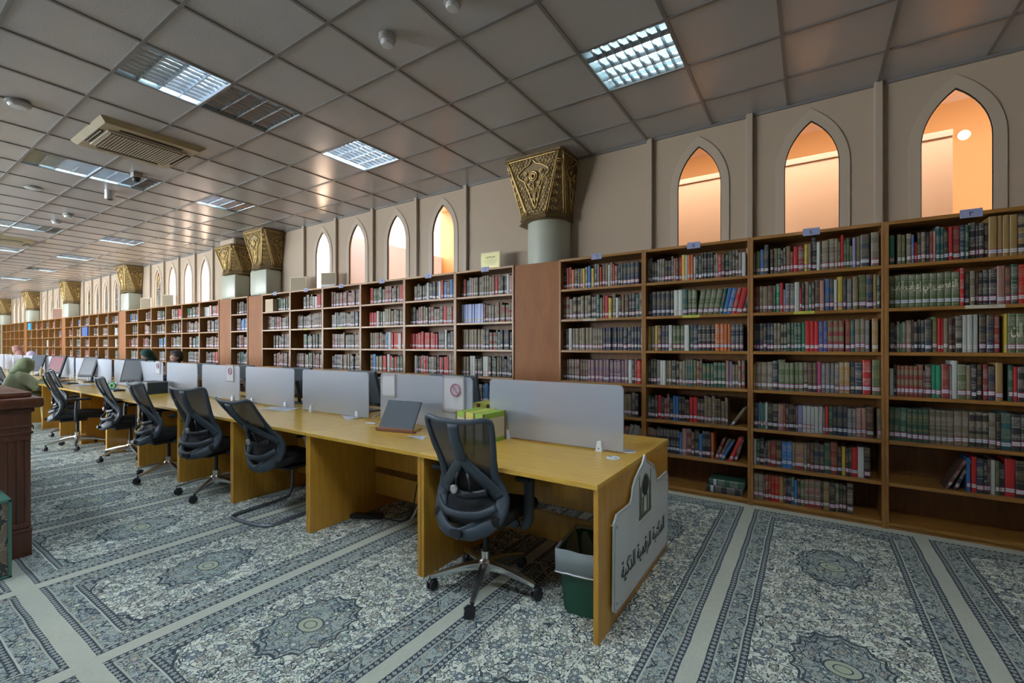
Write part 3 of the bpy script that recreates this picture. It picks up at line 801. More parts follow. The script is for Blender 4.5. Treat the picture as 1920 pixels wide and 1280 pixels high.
DATA = [
("1",0,"s13:20 _4 G34:21 b30:22 N34:26 _12 k23:21 c32:22 g24:22 k19:20 m18:22 c33:23 R22:18 r34:22 m43:22 y25:23 c25:23 k35:28 w25:24 k12:16 c44:24 c41:25 c20:25 m20:22 r19:27 G16:23 g23:24 G17:18 l20:24 c30:25 N56:26 _10 c50:27"),
("1",1,"R12:22 R30:23 c28:23 c40:23 m40:23 g19:23 e29:24 r27:25 l13:19 s34:24 s34:24 w36:25 r15:20 n18:24 p30:25 g23:23 k17:24 m37:25 p30:25 b36:26 n29:25 w21:25 y38:27 n21:25 s37:25 _4 c35:26 G52:27 n42:27 x20:27 g20:26"),
("1",2,"N20:24 N28:24 N26:24 N27:24 n27:24 n24:24 c27:24 c26:24 c22:24 c24:24 g26:24 g25:24 g26:24 g25:24 e27:24 r35:25 r29:25 r29:25 v33:25 v30:25 c36:25 c38:25 c33:25 _8 R34:26 t28:25 c34:26 c29:26 s27:25 _16 x39:26"),
("1",3,"y13:22 c46:24 c44:24 c43:24 n38:25 G52:26 G36:24 G30:24 G34:24 G32:24 m31:24 m34:24 m31:24 q27:25 s31:24 s29:24 s28:24 s33:24 x33:25 x35:25 n34:25 N47:25 r51:27 _7 G52:27"),
("1",4,"k34:22 b20:22 G18:22 e17:22 w17:23 k39:22 k39:22 p43:22 R12:22 m23:22 k37:22 k15:21 m15:21 l34:22 w28:22 w28:22 w27:22 w27:22 w28:22 s17:21 r22:23 g30:22 n29:22 n35:23 n30:23 s30:22 s26:22 p33:23 p31:23 m45:24 _21 c26:23"),
("1",5,"w19:22 g27:22 k34:23 s9:16 k16:21 m27:21 R39:22 m40:22 b40:22 b36:22 c23:22 x63:22 s19:22 m24:23 m25:23 n39:24 n33:23 g40:25 R46:26 k28:23 y24:23 k23:22 g17:22 r40:23 w40:24 k38:24"),
("1",6,"c35:22 c38:22 g16:21 R24:22 R19:22 r27:22 r33:22 x32:22 m19:21 n15:21 n23:22 t22:23 b21:21 m23:22 G28:22 c31:23 c42:23 c42:23 k14:23 x42:23 k37:23 G28:23 k23:23 k24:22 _4 c39:24"),
("2",0,"_7 e31:23 _16 c25:23 G23:22 _5 c29:23 b15:22 r19:16 k21:23 c26:23 n23:23 R18:23 p13:23 t26:26 t20:25 k26:23 r21:25 R40:25 n25:25 g18:25 k38:26 k12:24 k26:25 m23:25 x43:29 x28:29 x34:29 x39:29 x37:29 x36:29 x36:29"),
("2",1,"_6 G32:25 G37:25 G47:25 G38:25 G38:25 G42:25 G40:25 G40:25 G37:25 G44:25 r22:27 k30:24 c26:25 m18:25 k24:23 k29:25 k39:25 p40:27 m27:26 g34:27 r33:27 k37:26 n30:25 c34:26 k30:25"),
("2",2,"_8 n32:22 k12:21 c18:23 e13:22 c24:23 c30:24 m12:24 k24:23 k18:24 k21:24 N38:24 G32:26 r16:25 r16:25 c27:25 m19:25 m18:24 c35:26 w26:27 w28:27 w28:27 _6 k36:27 n36:26 R30:26 _22 y14:27 G42:27 G42:27 G37:27 G40:27 G40:27"),
("2",3,"_9 w24:21 n19:24 c23:23 c22:23 c25:23 c27:23 c24:23 c31:24 m10:20 m34:24 e25:24 e30:24 R43:25 s11:24 w31:27 G46:25 c25:24 k28:25 k28:25 _5 R26:25 n35:24 x36:26 _27 g24:25 r20:24 k35:24 k37:25 c30:25 m30:24"),
("2",4,"_7 g29:25 g39:25 g36:25 g30:25 g32:25 g28:25 g34:25 c37:25 c29:25 c33:25 c36:25 c42:25 c35:25 c34:25 c35:25 c33:25 c36:25 k21:25 t55:26 k46:25 k42:25 n40:25 k36:25 m34:25"),
("2",5,"_433 b22:24 _4 r28:25 n36:24 k17:24 m18:24 w21:24 G21:24 k8:23 k21:22 r50:26 k44:25 k33:24 m30:24 R30:24"),
]
XB = {'1': -.435, '2': .481}
SIGN = {'1': 'number four', '2': 'number three'}
green_set = []; green_set2 = []
for bay, row, s in DATA:
    x = XB[bay] + .0225; zb = ZSH[6-row] + TH/2 + .0005; n = 0
    # sets share one seed so their spines match
    prevcode = None; seed = 0
    lim = XB[bay] + .9165
    for tk in s.split():
        c = tk[0]; w, _, h = tk[1:].partition(':'); w = int(w)/1000
        if c == '_': x += w; prevcode = None; continue
        if x + w > lim: break
        if c != prevcode or rnd.random() < .25 and c not in 'G' : seed = rnd.random()
        if bay == '2' and row in (1, 4) and c in 'Gcg' and prevcode == c: pass
        prevcode = c; h = int(h)/100 + rnd.uniform(-.003, .003); d = min(.27, h*.68)
        off = rnd.uniform(.040, .056)
        lab = '%s book, %s from left, %s, bookcase under %s sign' % (CN[c], NB[n], ROWN[row], SIGN[bay])
        o = place_book(c, w-.0012, h, d, Matrix.Translation((x, YF+off, zb)), lab, 'books standing on the shelves, %s' % SIGN[bay], seed)
        if bay == '2' and row == 1 and c == 'G': o.location.y = YF+.045; green_set.append((o, x, w, zb))
        if bay == '2' and row == 2 and c == 'G' and h > .26 and w > .036: o.location.y = YF+.045; green_set2.append((o, x, w, zb))
        x += w; n += 1
# the two leaning volumes on the sixth shelf down of the number three bookcase
for i, (xb, ang) in enumerate([(.822, 25), (.868, 20)]):
    Mx = Matrix.Translation((xb, YF+.045, ZSH[1]+TH/2+.001)) @ Matrix.Rotation(math.radians(ang), 4, 'Y')
    place_book('m' if i == 0 else 'k', .02, .245, .17, Mx, '%s thin book leaning at the %s of sixth shelf, number three bookcase' % (('dark brown', 'left end') if i == 0 else ('black', 'second place')), 'leaning books', .31+i*.2)
# lying volumes, bottom shelf of the number five bookcase
for i, (z, x0, L_, c, lb) in enumerate([(0, -.80, .30, 'k', 'large black volume lying flat on bottom shelf under the green one'), (.062, -.775, .285, 'g', 'large green volume lying flat on top of the black one, bottom shelf')]):
    Mx = Matrix.Translation((x0, YF+.02, ZSH[0]+TH/2+.062+z)) @ Matrix.Rotation(PI/2, 4, 'Y')
    place_book(c, .060, L_, .20, Mx, lb, 'volumes lying on the bottom shelf', .77)
# leaning volumes, sixth shelf, number five bookcase, and one above it
LEAN = [(-.735, 1, 20, 'R', .205), (-.71, 1, 25, 'm', .205), (-.685, 1, 27, 'b', .205), (-.62, 1, 22, 'r', .24), (-.575, 1, 17, 'm', .215), (-.605, 2, 33, 'c', .20)]
LN = ['dark red book, leftmost of the leaning group on the sixth shelf, number five bookcase', 'dark brown book leaning second from left, sixth shelf, number five bookcase', 'blue book leaning between red ones, sixth shelf, number five bookcase',
      'bright red book leaning right, sixth shelf, number five bookcase', 'dark brown book leaning rightmost, sixth shelf, number five bookcase', 'cream book leaning alone at right end of fifth shelf, number five bookcase']
for (xb, r_, a, c, h), lb in zip(LEAN, LN):
    Mx = Matrix.Translation((xb, YF+.045, ZSH[r_]+TH/2+.001)) @ Matrix.Rotation(math.radians(a), 4, 'Y')
    place_book(c, .024 if c != 'r' else .032, h, .16, Mx, lb, 'leaning books', .1+xb % 1)

# gilt title running across the matching green volumes, cut at every volume
def title(vols, s, h, zc, mat):
    if not vols: return
    xa = vols[0][1]; xb_ = vols[-1][1] + vols[-1][2]
    full = text_bm(s, xb_-xa-.03, h, .0006, .012)
    for v in full.verts: v.co.x += (xa+xb_)/2
    for o, x, w, zb in vols:
        b2 = full.copy()
        for px_, nx_ in ((x+.001, -1), (x+w-.002, 1)):
            bmesh.ops.bisect_plane(b2, geom=b2.verts[:]+b2.edges[:]+b2.faces[:], plane_co=(px_, 0, 0), plane_no=(nx_, 0, 0), clear_outer=True)
        if len(b2.faces) == 0: b2.free(); continue
        for v in b2.verts: v.co.x -= o.location.x; v.co.z += zc; v.co.y -= .0012 - abs(v.co.x/w-.5)*.004
        obj('spine_title', b2, mat, o)
    full.free()
M['gilt'] = plain('gilt_lettering', (.62, .60, .42, 1), .4)
title(green_set2[:2], 'الت', .10, .155, M['gilt'])
title(green_set, 'التفصيل في إعراب آيات', .10, .155, M['gilt'])

# every other book on the shelves: past the three hundred that show largest
bmS = bmesh.new(); layS = layers(bmS)
def run(bay, row, codes, x0=None, x1=None, gap=0.0, hb=None, detail=True, wmin=.018, wmax=.034, lean=False):
    rec = .05 if bay[1] > -2.4 else .085
    a, b_ = bay; x = a+.024 if x0 is None else a+x0; lim = b_-.024 if x1 is None else a+x1
    zb = ZSH[6-row] + TH/2; i = 0; sd = rnd.random(); pc = None; hh = .235; wd = .026
    n = len(codes); tot = lim - x - gap; per = tot/n
    for c in codes:
        if c != pc or rnd.random() < .3: sd = rnd.random(); hh = (hb or rnd.choice((.215, .23, .24, .25))) + rnd.uniform(-.006, .006); wd = rnd.uniform(.75, 1.3)
        w = per*wd if pc == c else per*rnd.uniform(.7, 1.3)
        if x + w > lim: break
        pc = c
        Mx = Matrix.Translation((x, YF + rec + rnd.uniform(.0, .02), zb))
        if lean and i > n*.45: Mx = Mx @ Matrix.Rotation(math.radians(8 + 8*(i/n-.45)*2), 4, 'Y')
        add_book(bmS, layS, c, w*.96, hh, .165, Mx, sd, detail=detail); x += w; i += 1
b5, b6 = bays[2], bays[3]
run(b5, 0, 'gmkksccnncpmrywoowkgkkkkmcrkkgmcsw'); run(b5, 1, 'NNNNNNwwtGGGGGGtbbrrkkmt', lean=True, hb=.245); run(b5, 2, 'ycymnnwGGGwtnkkkkoooonnnn', hb=.245)
run(b5, 3, 'gkkswwcckkccctttGcmggggggplccccw'); run(b5, 4, 'gkmrnRmkbbkkkkrrmmcccmmcc', gap=.14); run(b5, 5, 'mmmkkkkkkkbpmmkbkko', gap=.255)
run(b6, 0, 'krRokccysbyncrmcwcrcknnnnnn'); run(b6, 1, 'cccccccccctcRrycwkcmkktcp'); run(b6, 2, 'kkwccccccccccnnnnnnnnnnnnm', hb=.235); run(b6, 3, 'mmmmmmmmmuuuuuuuuuuuwkRrR', hb=.235)
run(b6, 4, 'kkmmcckkrrmmkkbbbcccmk'); run(b6, 5, 'kkccmmrrcckkmmsscc', lean=True); run(b6, 6, 'kkmmccggnnkkrrmm')
for row, s in enumerate(['krtspcccccccccrckkwp', 'LLLLLLLLLLRkccccccccc', 'ccccccccnnccgsnnnnnn', 'cccwwcckwwkkgcknknkk', 'ggmkgkgnbkbmcckgkg', 'kmckkrmkbbkkmck', 'kkmmcckkmm']): run(bays[4], row, s)
for row, s in enumerate(['ckcckwknnwrbcbkcc', 'kknRcccmccccrccrmc', 'rrrrrrrrrrkkwknnnk', 'wgkrgrrgckkrkrrccc', 'kmcmkmkmkmkkmm', 'mkmkmkmkmkmk', 'kmkmcmkm']): run(bays[5], row, s, x0=.10 if row in (0, 3) else None)
for row, s in enumerate(['rrGGGGgcRRRckcrrckr', 'rrrwcGwcccccckcccc', 'ccccmmmmbwrrrwrr', 'cbbcccrrwrgrggbck', 'kckmmkckkm', 'kkmnmmkkm', 'kmkmcmkm']): run(bays[6], row, s, x0=.10)
for bi in range(7, len(bays)):
    b_ = bays[bi]
    for row in range(7):
        if bi > 24 and row > 3: continue
        ncount = 20 if bi < 10 else (14 if bi < 17 else 9)
        base = rnd.choice(['kmmmkR', 'mcRmkk', 'gkkmmt', 'kmmRRc', 'nkmmgs', 'kkrmmw', 'mmmkgb'])
        s = ''
        while len(s) < ncount: s += rnd.choice(base) * rnd.choice((1, 1, 2, 3, 5))
        sx = rnd.choice((.03, .08, .18, .25)) if bi > 7 else rnd.choice((.03, .12))
        if b_[1]-b_[0] < .7: sx = .05
        run(b_, row, s[:ncount], x0=sx, detail=False)
obS = obj('shelved_books', mesh_from(bmS, 'shelved_books', M['book']), None)
tag(obS, 'long rows of mixed coloured books filling all the other bookcases', 'books', kind='stuff')

# big boxes on far shelves
def shelf_box(bay, row, x0, x1, h, mat, label):
    o = obj('storage_box', BX(bay[0]+x0, bay[0]+x1, YF+.01, YF+.22, ZSH[6-row]+TH/2, ZSH[6-row]+TH/2+h, bev=.004), mat); tag(o, label, 'box')
shelf_box(bays[9], 0, .10, .36, .23, M['tanbox'], 'tan box on the top shelf of the sixth bookcase left of the round column')
shelf_box(bays[20], 1, .10, .62, .29, M['bluebox'], 'dark blue box filling a second shelf cell in the far rows')
shelf_box(bays[28], 0, .15, .62, .27, M['cyanbox'], 'bright blue box on the top shelf of the farthest rows')
# number cards on the bookcase tops and yellow shelf strips
card_me = mesh_from(BX(-.058, .058, -.003, 0, -.028, .032), 'number_card', M['lilac_p'])
nums = [(.481+.47, '٣', 'three'), (.01, '٤', 'four'), (-.905, '٥', 'five'), (-1.87, '٦', 'six'), (-3.33, '٧', 'seven'), (-4.28, '٨', 'eight'), (-5.2, '٩', 'nine'), (-6.15, '١٠', 'ten'), (-7.1, '١١', 'eleven'), (-8.05, '١٢', 'twelve')]
posn = ['above the right window edge', 'under the middle orange window', 'under the left orange window', 'right of the round column', 'in front of the green plaque', 'second left of the round column', 'third left of the round column', 'fourth left of the round column', 'fifth left of the round column', 'sixth left of the round column']
for (x, ch, nm), pw in zip(nums, posn):
    o = obj('number_card', card_me, None, loc=(x, YF, ZTOP)); tag(o, 'pale blue card with numeral %s, %s' % (nm, pw), 'sign')
    b_ = text_bm(ch, .022 if len(ch) < 2 else .034, .03, .0006, .01)
    if b_.verts: obj('numeral', b_, M['ink'], o, loc=(0, -.0035, 0))
ystrips = [(-.04, 1, .145, 'x'), (1.02, 1, .20, 'c'), (-.93, 1, .15, 'x'), (-1.95, 1, .15, 'c'), (-3.3, 1, .18, 'c'), (-4.35, 1, .15, 'c'), (-5.25, 1, .14, 'c'), (-6.15, 1, .14, 'x'), (-7.1, 1, .14, 'x')]
for x, r_, w, kk in ystrips:
    z = ZSH[6-r_]
    o = obj('shelf_strip', BX(-w/2, w/2, -.002, .001, -.012, .012), M['yellow_p'] if kk == 'x' else M['cream_c'], loc=(x, YF+.002, z))
    tag(o, '%s paper strip stuck on the second shelf edge, %s' % ('yellow' if kk == 'x' else 'faded', {-.04: 'number four bookcase', 1.02: 'number three bookcase', -.93: 'number five bookcase', -1.95: 'number six bookcase', -3.3: 'first bookcase left of the column',
        -4.35: 'second bookcase left of the column', -5.25: 'third bookcase left of the column', -6.15: 'fourth bookcase left of the column', -7.1: 'fifth bookcase left of the column'}[x]), 'label')
    b_ = text_bm('علم', w*.25, .010, .0005, .0); 
    if b_.verts: obj('handwriting', b_, M['ink'], o, loc=(w*.2, -.003, 0))

# plaques standing on the bookcases
def plaque(x, y, w, h, rz, face, label, text=None, slump=False):
    t = thing('plaque', label, 'plaque', (x, y, ZTOP+.014), rz)
    obj('board', BX(-w/2, w/2, 0, .012, 0, h, bev=.003), M['plaque_f'], t)
    obj('face_sheet', BX(-w/2+.015, w/2-.015, -.003, 0, .015, h-.015), face, t)
    if text:
        b_ = text_bm(text, w*.5, h*.14, .0006, .01)
        if b_.verts: obj('lettering', b_, M['ink'], t, loc=(0, -.0045, h*.70))
    bm = bmesh.new()
    for i, q in enumerate((.55, .46, .38, .30)): box(bm, -w*(.36-.05*i), w*(.36-.05*i), -.0036, -.003, h*q, h*q+.003)
    obj('engraved_line', bm, M['logo2'], t)
    if slump: obj('teal_strip', BX(-w/2+.017, w/2-.017, -.006, -.0035, .03, .07), M['white_cl'], t)
plaque(-3.36, 4.60, .31, .235, 0, M['plaque'], 'pale green plaque on top of the bookcase left of the round column', 'علوم القرآن'.replace('و', 'ر').replace('ء', ''))
plaque(-7.58, 4.60, .34, .27, .3, M['plaque_d'], 'brown framed plaque beside the leftmost of the four white windows')
plaque(-6.70, 4.60, .30, .27, .3, M['plaque_d'], 'brown framed plaque with a pale strip between two white windows', slump=True)
plaque(-13.2, 4.62, .30, .30, .5, M['plaque_d'], 'small brown plaque under a far window, right of its neighbour')
plaque(-14.6, 4.62, .30, .30, .5, M['plaque_d'], 'small brown plaque under a far window, left of its neighbour')
plaque(-22.9, 4.62, .4, .40, .5, M['brown_c'], 'dark red plaque on the far bookcases')

# ------------------------------------------------------------------ desks
DX = [-.82, -1.965, -3.127, -4.28, -5.39, -6.47, -7.55, -8.62, -9.65, -10.70, -11.75, -12.8, -13.85, -14.9, -15.95, -17.0, -18.05, -19.1, -20.15, -21.2]
YD0, YD1, ZD = 1.965, 3.215, .75
ordn = ['first', 'second', 'third', 'fourth', 'fifth', 'sixth', 'seventh', 'eighth', 'ninth', 'tenth', 'eleventh', 'twelfth', 'thirteenth', 'fourteenth', 'fifteenth', 'sixteenth', 'seventeenth', 'eighteenth', 'nineteenth']
for i in range(19):
    x1, x0 = DX[i], DX[i+1]; w = x1-x0
    t = thing('desk', 'yellow oak double-sided desk, %s in the row counting from the sign end' % ordn[i], 'desk', (x0, YD0, 0), 0, 'row of reading desks')
    D = YD1-YD0
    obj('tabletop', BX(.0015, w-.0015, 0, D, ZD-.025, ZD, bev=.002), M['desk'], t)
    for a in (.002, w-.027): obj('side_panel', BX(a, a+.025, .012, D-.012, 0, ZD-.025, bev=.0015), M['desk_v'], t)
    ym = D/2
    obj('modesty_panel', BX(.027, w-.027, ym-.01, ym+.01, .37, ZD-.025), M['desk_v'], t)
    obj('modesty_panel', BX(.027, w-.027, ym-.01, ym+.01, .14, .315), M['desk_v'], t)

def rounded_rect(w, z0, z1, r=.03, n=5):
    pts = [(-w/2, z0), (w/2, z0)]
    for k in range(n+1): a = PI/2*k/n; pts.append((w/2-r+r*math.cos(a), z1-r+r*math.sin(a)))
    for k in range(n+1): a = PI/2+PI/2*k/n; pts.append((-w/2+r+r*math.cos(a), z1-r+r*math.sin(a)))
    return pts
for i in range(18):
    x1, x0 = DX[i], DX[i+1]; w = x1-x0; cx = (x0+x1)/2 - .03; dw = w*.862
    t = thing('desk_divider', 'frosted screen clamped across the %s desk from the sign end' % ordn[i], 'divider', (cx, 2.62, ZD), 0, 'frosted desk dividers')
    bm = bmesh.new(); prism(bm, rounded_rect(dw, .012, .41), -.005, .005); obj('frosted_panel', bm, M['frost'], t)
    for xx in (-.30*w, .30*w):
        bm = bmesh.new()
        v = box(bm, -.022, .022, -.022, .022, 0, .062, bev=.006)
        for q in bm.verts:
            if q.co.z > .05: q.co.x *= .68; q.co.y *= .7
        box(bm, -.024, .024, -.026, .026, -.0005, .004)
        c_ = obj('clamp', bm, M['white_p'], t, loc=(xx, 0, 0))
        bm = bmesh.new(); lathe(bm, [(.004, 0), (.004, .003)], 10, M=Matrix.Translation((0, -.020, .018)) @ Matrix.Rotation(PI/2, 4, 'X')); obj('screw', bm, M['gap'], c_)

def paper(name, label, cat, x, y, z, w, h, rot=(0, 0, 0), mat='paper', curl=.01, sign=False, n=8):
    bm = bmesh.new(); V = []
    for j in range(n+1):
        V.append([bm.verts.new(((i/n-.5)*w, curl*math.sin(i/n*3.1+j/n*1.3)*(j/n), (j/n-.5)*h)) for i in range(n+1)])
    for j in range(n):
        for i in range(n): bm.faces.new((V[j][i], V[j][i+1], V[j+1][i+1], V[j+1][i]))
    r = bmesh.ops.solidify(bm, geom=bm.faces[:], thickness=.0008)
    o = obj(name, bm, M[mat], loc=(x, y, z), rot=rot, smooth='all'); tag(o, label, cat)
    if sign:
        bm = bmesh.new(); R = w*.20; cx, cz = w*.12, h*.12
        tube(bm, [(cx+R*math.cos(a*PI/12), -curl-.001, cz+R*1.0*math.sin(a*PI/12)) for a in range(24)], w*.020, 6, closed=True)
        tube(bm, [(cx-R*.68, -curl-.001, cz+R*.7), (cx+R*.68, -curl-.001, cz-R*.7)], w*.016, 6)
        obj('prohibition_symbol', bm, M['magenta'], o)
    return o
paper('paper_notice', 'creased white notice with a red prohibition ring on the second divider', 'notice', -2.25, 2.606, 1.03, .22, .28, curl=.008, sign=True)
paper('paper_sheet', 'blank sheet stuck to the left end of the second divider', 'paper', -2.97, 2.607, 1.06, .17, .19, curl=.004)
paper('paper_notice', 'small white notice with prohibition ring on the fifth divider', 'notice', -5.70, 2.606, 1.07, .19, .20, curl=.004, sign=True)
paper('paper_notice', 'small white notice with prohibition ring on the seventh divider', 'notice', -7.80, 2.606, 1.08, .17, .19, curl=.004, sign=True)
paper('paper_sheet', 'open sheets of white paper on the third desk against its divider foot', 'paper', -4.48, 2.52, ZD+.010, .34, .21, rot=(PI/2, 0, .35), curl=.012)
paper('paper_sheet', 'blue-edged flyer lying at the foot of the third divider', 'paper', -3.42, 2.56, ZD+.010, .16, .11, rot=(PI/2, 0, -.2), curl=.02)
paper('paper_sheet', 'folded white leaflet on the second desk behind the near chair', 'paper', -2.30, 2.27, ZD+.008, .13, .085, rot=(PI/2, 0, .5), curl=.010)
paper('paper_sheet', 'white paper lying before the screen on the ninth desk', 'paper', -9.9, 2.30, ZD+.008, .35, .21, rot=(PI/2, 0, .1), curl=.006)
o = obj('remote_control', BX(-.05, .05, -.014, .014, 0, .012, bev=.004), M['white_p'], loc=(-3.02, 2.47, ZD), rot=(0, 0, .15)); tag(o, 'small white flat remote lying on the second desk', 'remote')
bm = bmesh.new()
for xx in (-.035, .035): lathe(bm, [(.005, .012), (.005, .0135)], 10, cx=xx)
obj('button', bm, M['ink'], o)
# cable grommets on the nearest desk
for i, (x, y, r) in enumerate([(-.945, 2.49, .040), (-.925, 2.70, .044)]):
    bm = bmesh.new(); lathe(bm, [(r, 0), (r, .003), (r-.003, .005)], 28)
    o = obj('cable_grommet', bm, M['white_p'], loc=(x, y, ZD), smooth=True); tag(o, ('white cable cap in front of the nearest divider end', 'grey-centred cable cap behind the nearest divider end')[i], 'cable cap')
    bm = bmesh.new()
    if i == 0:
        box(bm, -.03, -.014, .008, .018, .005, .006); box(bm, .012, .03, -.016, -.006, .005, .006)
    else: lathe(bm, [(r*.78, .005), (r*.78, .0065)], 24)
    obj('cap_insert', bm, M['signedge'] if i else M['greypl'], o)

# acrylic sign on the end of the desk row
t = thing('wall_sign', 'grey-white acrylic sign with arched crest and Arabic lettering on the desk end', 'sign', (DX[0], 2.62, 0), PI/2)
out = [(-.51, .10), (-.47, .072), (.47, .072), (.51, .10), (.51, .525), (.48, .56), (.45, .56), (.26, .555)]
ogee = [(.235, .575), (.225, .60), (.215, .63), (.17, .67), (.10, .70), (.04, .725), (.015, .755), (0, .765)]
out += ogee + [(-x, z) for x, z in reversed(ogee[:-1])] + [(-.26, .555), (-.46, .56), (-.50, .525)]
bm = bmesh.new(); prism(bm, out, -.020, -.012); obj('acrylic_sheet', bm, M['signmat'], t)
bm = bmesh.new(); tube(bm, [(x*.975, -.0205, (z-.35)*.965+.35) for x, z in out], .003, 5, closed=True); obj('engraved_border', bm, M['signedge'], t)
for x, z in ((-.47, .50), (.47, .50), (-.47, .12), (.47, .12)):
    bm = bmesh.new(); lathe(bm, [(.008, 0), (.008, .026), (.005, .028)], 12, M=Matrix.Translation((x, 0, z)) @ Matrix.Rotation(PI/2, 4, 'X')); obj('stand_off_screw', bm, M['chrome'], t)
b_ = text_bm('المكتبة الرقمية الذكية', .80, .115, .001, .004); obj('lettering', b_, M['logo'], t, loc=(0, -.0225, .235))
bm = bmesh.new()
a_ = [(-.105, .42)] + [(x*.5, z) for x, z in [(-.21, .56)]] + [(x, z) for x, z in arch(.075, .565, .665, 8)] + [(.105, .56), (.105, .42)]
tube(bm, [(-.075, -.0205, .435), (-.075, -.0205, .56)] + [(x, -.0205, z) for x, z in arch(.075, .56, .655, 8)] + [(.075, -.0205, .56), (.075, -.0205, .435)], .0045, 6)
for x in (-.105, -.092, .105, .092): box(bm, x-.003, x+.003, -.0225, -.0195, .43, .66 if abs(x) > .1 else .60)
box(bm, -.115, .115, -.0225, -.0195, .415, .435)
for x in (-.04, .04): box(bm, x-.012, x+.012, -.0225, -.0195, .44, .53)
obj('crest_outline', bm, M['logo2'], t)
bm = bmesh.new(); prism(bm, [(-.05, .56), (-.055, .59), (-.035, .625), (0, .645), (.035, .625), (.055, .59), (.05, .56), (.02, .53), (-.02, .53)], -.0235, -.0195); obj('crest_medallion', bm, M['logo'], t)
bm = bmesh.new()
for k in range(9): box(bm, -.10+k*.022, -.085+k*.022, -.0215, -.0195, .385, .388)
obj('small_print', bm, M['signedge'], t)

# waste bin with liner
t = thing('waste_bin', 'dark green waste bin with a thin plastic liner under the end desk', 'bin', (-1.0, 2.28, 0), .12)
def frust(bm, w0, d0, w1, d1, z0, z1, closed_bottom=True, n=1):
    A = [bm.verts.new((sx*w0/2, sy*d0/2, z0)) for sx, sy in ((-1, -1), (1, -1), (1, 1), (-1, 1))]; B = [bm.verts.new((sx*w1/2, sy*d1/2, z1)) for sx, sy in ((-1, -1), (1, -1), (1, 1), (-1, 1))]
    for k in range(4): bm.faces.new((A[k], A[(k+1) % 4], B[(k+1) % 4], B[k]))
    if closed_bottom: bm.faces.new(A[::-1])
    return A, B
bm = bmesh.new(); frust(bm, .20, .27, .25, .33, 0, .33)
bmesh.ops.bevel(bm, geom=[e for e in bm.edges if abs(e.verts[0].co.z-e.verts[1].co.z) > .1], offset=.02, segments=3, affect='EDGES')
bmesh.ops.solidify(bm, geom=bm.faces[:], thickness=.003); obj('bin_body', bm, M['greybin'], t, smooth=True)
bm = bmesh.new(); rr = random.Random(3)
def loop(w, d, z, amp):
    L = []
    for (xa, ya), (xb, yb) in zip([(-1, -1), (1, -1), (1, 1), (-1, 1)], [(1, -1), (1, 1), (-1, 1), (-1, -1)]):
        for k in range(8): q = k/8; L.append(((xa+(xb-xa)*q)*w/2+rr.uniform(-amp, amp), (ya+(yb-ya)*q)*d/2+rr.uniform(-amp, amp), z+rr.uniform(-amp, amp)))
    return L
Ls = [loop(.245, .325, .215, .004), loop(.262, .345, .222, .002), loop(.266, .352, .28, .003), loop(.268, .355, .345, .003), loop(.25, .335, .335, .003), loop(.22, .29, .25, .012), loop(.19, .25, .12, .02)]
Rg = [[bm.verts.new(p) for p in L] for L in Ls]
for A, B in zip(Rg, Rg[1:]):
    for k in range(32): bm.faces.new((A[k], A[(k+1) % 32], B[(k+1) % 32], B[k]))
obj('liner', bm, M['liner'], t, smooth='all')
bm = bmesh.new(); tube(bm, loop(.262, .345, .222, .002), .004, 5, closed=True); obj('liner_hem', bm, M['paper'], t)

# book stand with black board
t = thing('book_stand', 'wooden book stand holding a black board on the second desk', 'stand', (-2.60, 2.36, ZD), .18)
bm = bmesh.new(); box(bm, -.17, .17, -.03, .02, 0, .012, bev=.003); box(bm, -.17, .17, -.035, -.022, .012, .032, bev=.003); obj('ledge', bm, M['brown_c'], t)
bm = bmesh.new(); box(bm, -.12, -.10, 0, .16, 0, .01); box(bm, .10, .12, 0, .16, 0, .01); obj('foot', bm, M['desk'], t)
o = obj('black_board', BX(-.155, .155, -.006, .006, 0, .235, bev=.002), M['black_c'], t, loc=(0, -.012, .016), rot=(-.55, 0, 0))
obj('page_stack', BX(-.15, .15, .006, .018, 0, .03), M['cream_c'], t, loc=(0, -.012, .016), rot=(-.55, 0, 0))

# magazine files
def magfile(x, y, rz, w, d, h, label, body, strip, z=ZD):
    h = .20; x += .0; rz = -.02
    t = thing('magazine_file', label, 'file box', (x, y, z), rz, 'magazine files on the desks')
    bm = bmesh.new(); box(bm, -w/2, w/2, -d/2, d/2, 0, h, bev=.002); obj('box_body', bm, M[body], t)
    for za, zb_ in ((h-.035, h+.001), (0, .03)): obj('edge_band', BX(-w/2-.001, w/2+.001, -d/2-.001, d/2+.001, za, zb_), M[strip], t)
    for yy in (-d/2, d/2):
        for xx in (-w/2, w/2): obj('corner_tape', BX(xx-.003, xx+.003, yy-.006, yy+.006, .0, h+.002), M['brown_c'], t)
magfile(-1.80, 2.46, .10, .075, .24, .25, 'cream and green file box nearest the clamp of the first divider', 'cream_c', 'greenlab')
magfile(-1.885, 2.47, .10, .075, .24, .25, 'cream and yellow file box left of the green one behind the chair', 'cream_c', 'yellow_c')
magfile(-1.97, 2.48, .10, .075, .24, .25, 'cream file box hidden partly by the near chair back', 'cream_c', 'greenlab')
magfile(-2.08, 2.88, .10, .075, .24, .25, 'file box with teal end on the far side of the divider gap', 'cream_c', 'yellow_c')
magfile(-2.0, 2.90, .10, .07, .24, .25, 'teal file box beyond the gap between the first two dividers', 'teal_c', 'yellow_c')
magfile(-2.165, 2.87, .10, .075, .24, .24, 'cream file box left of the teal one beyond the divider gap', 'cream_c', 'yellow_c')
o = obj('file_box', BX(-.17, .17, -.12, .12, 0, .16, bev=.004), M['black_c'], loc=(-7.45, 2.42, ZD), rot=(0, 0, .1)); tag(o, 'low black box with pale edge on the seventh desk', 'box')
obj('pale_edge', BX(-.171, .171, -.121, .121, .152, .158), M['silver'], o)
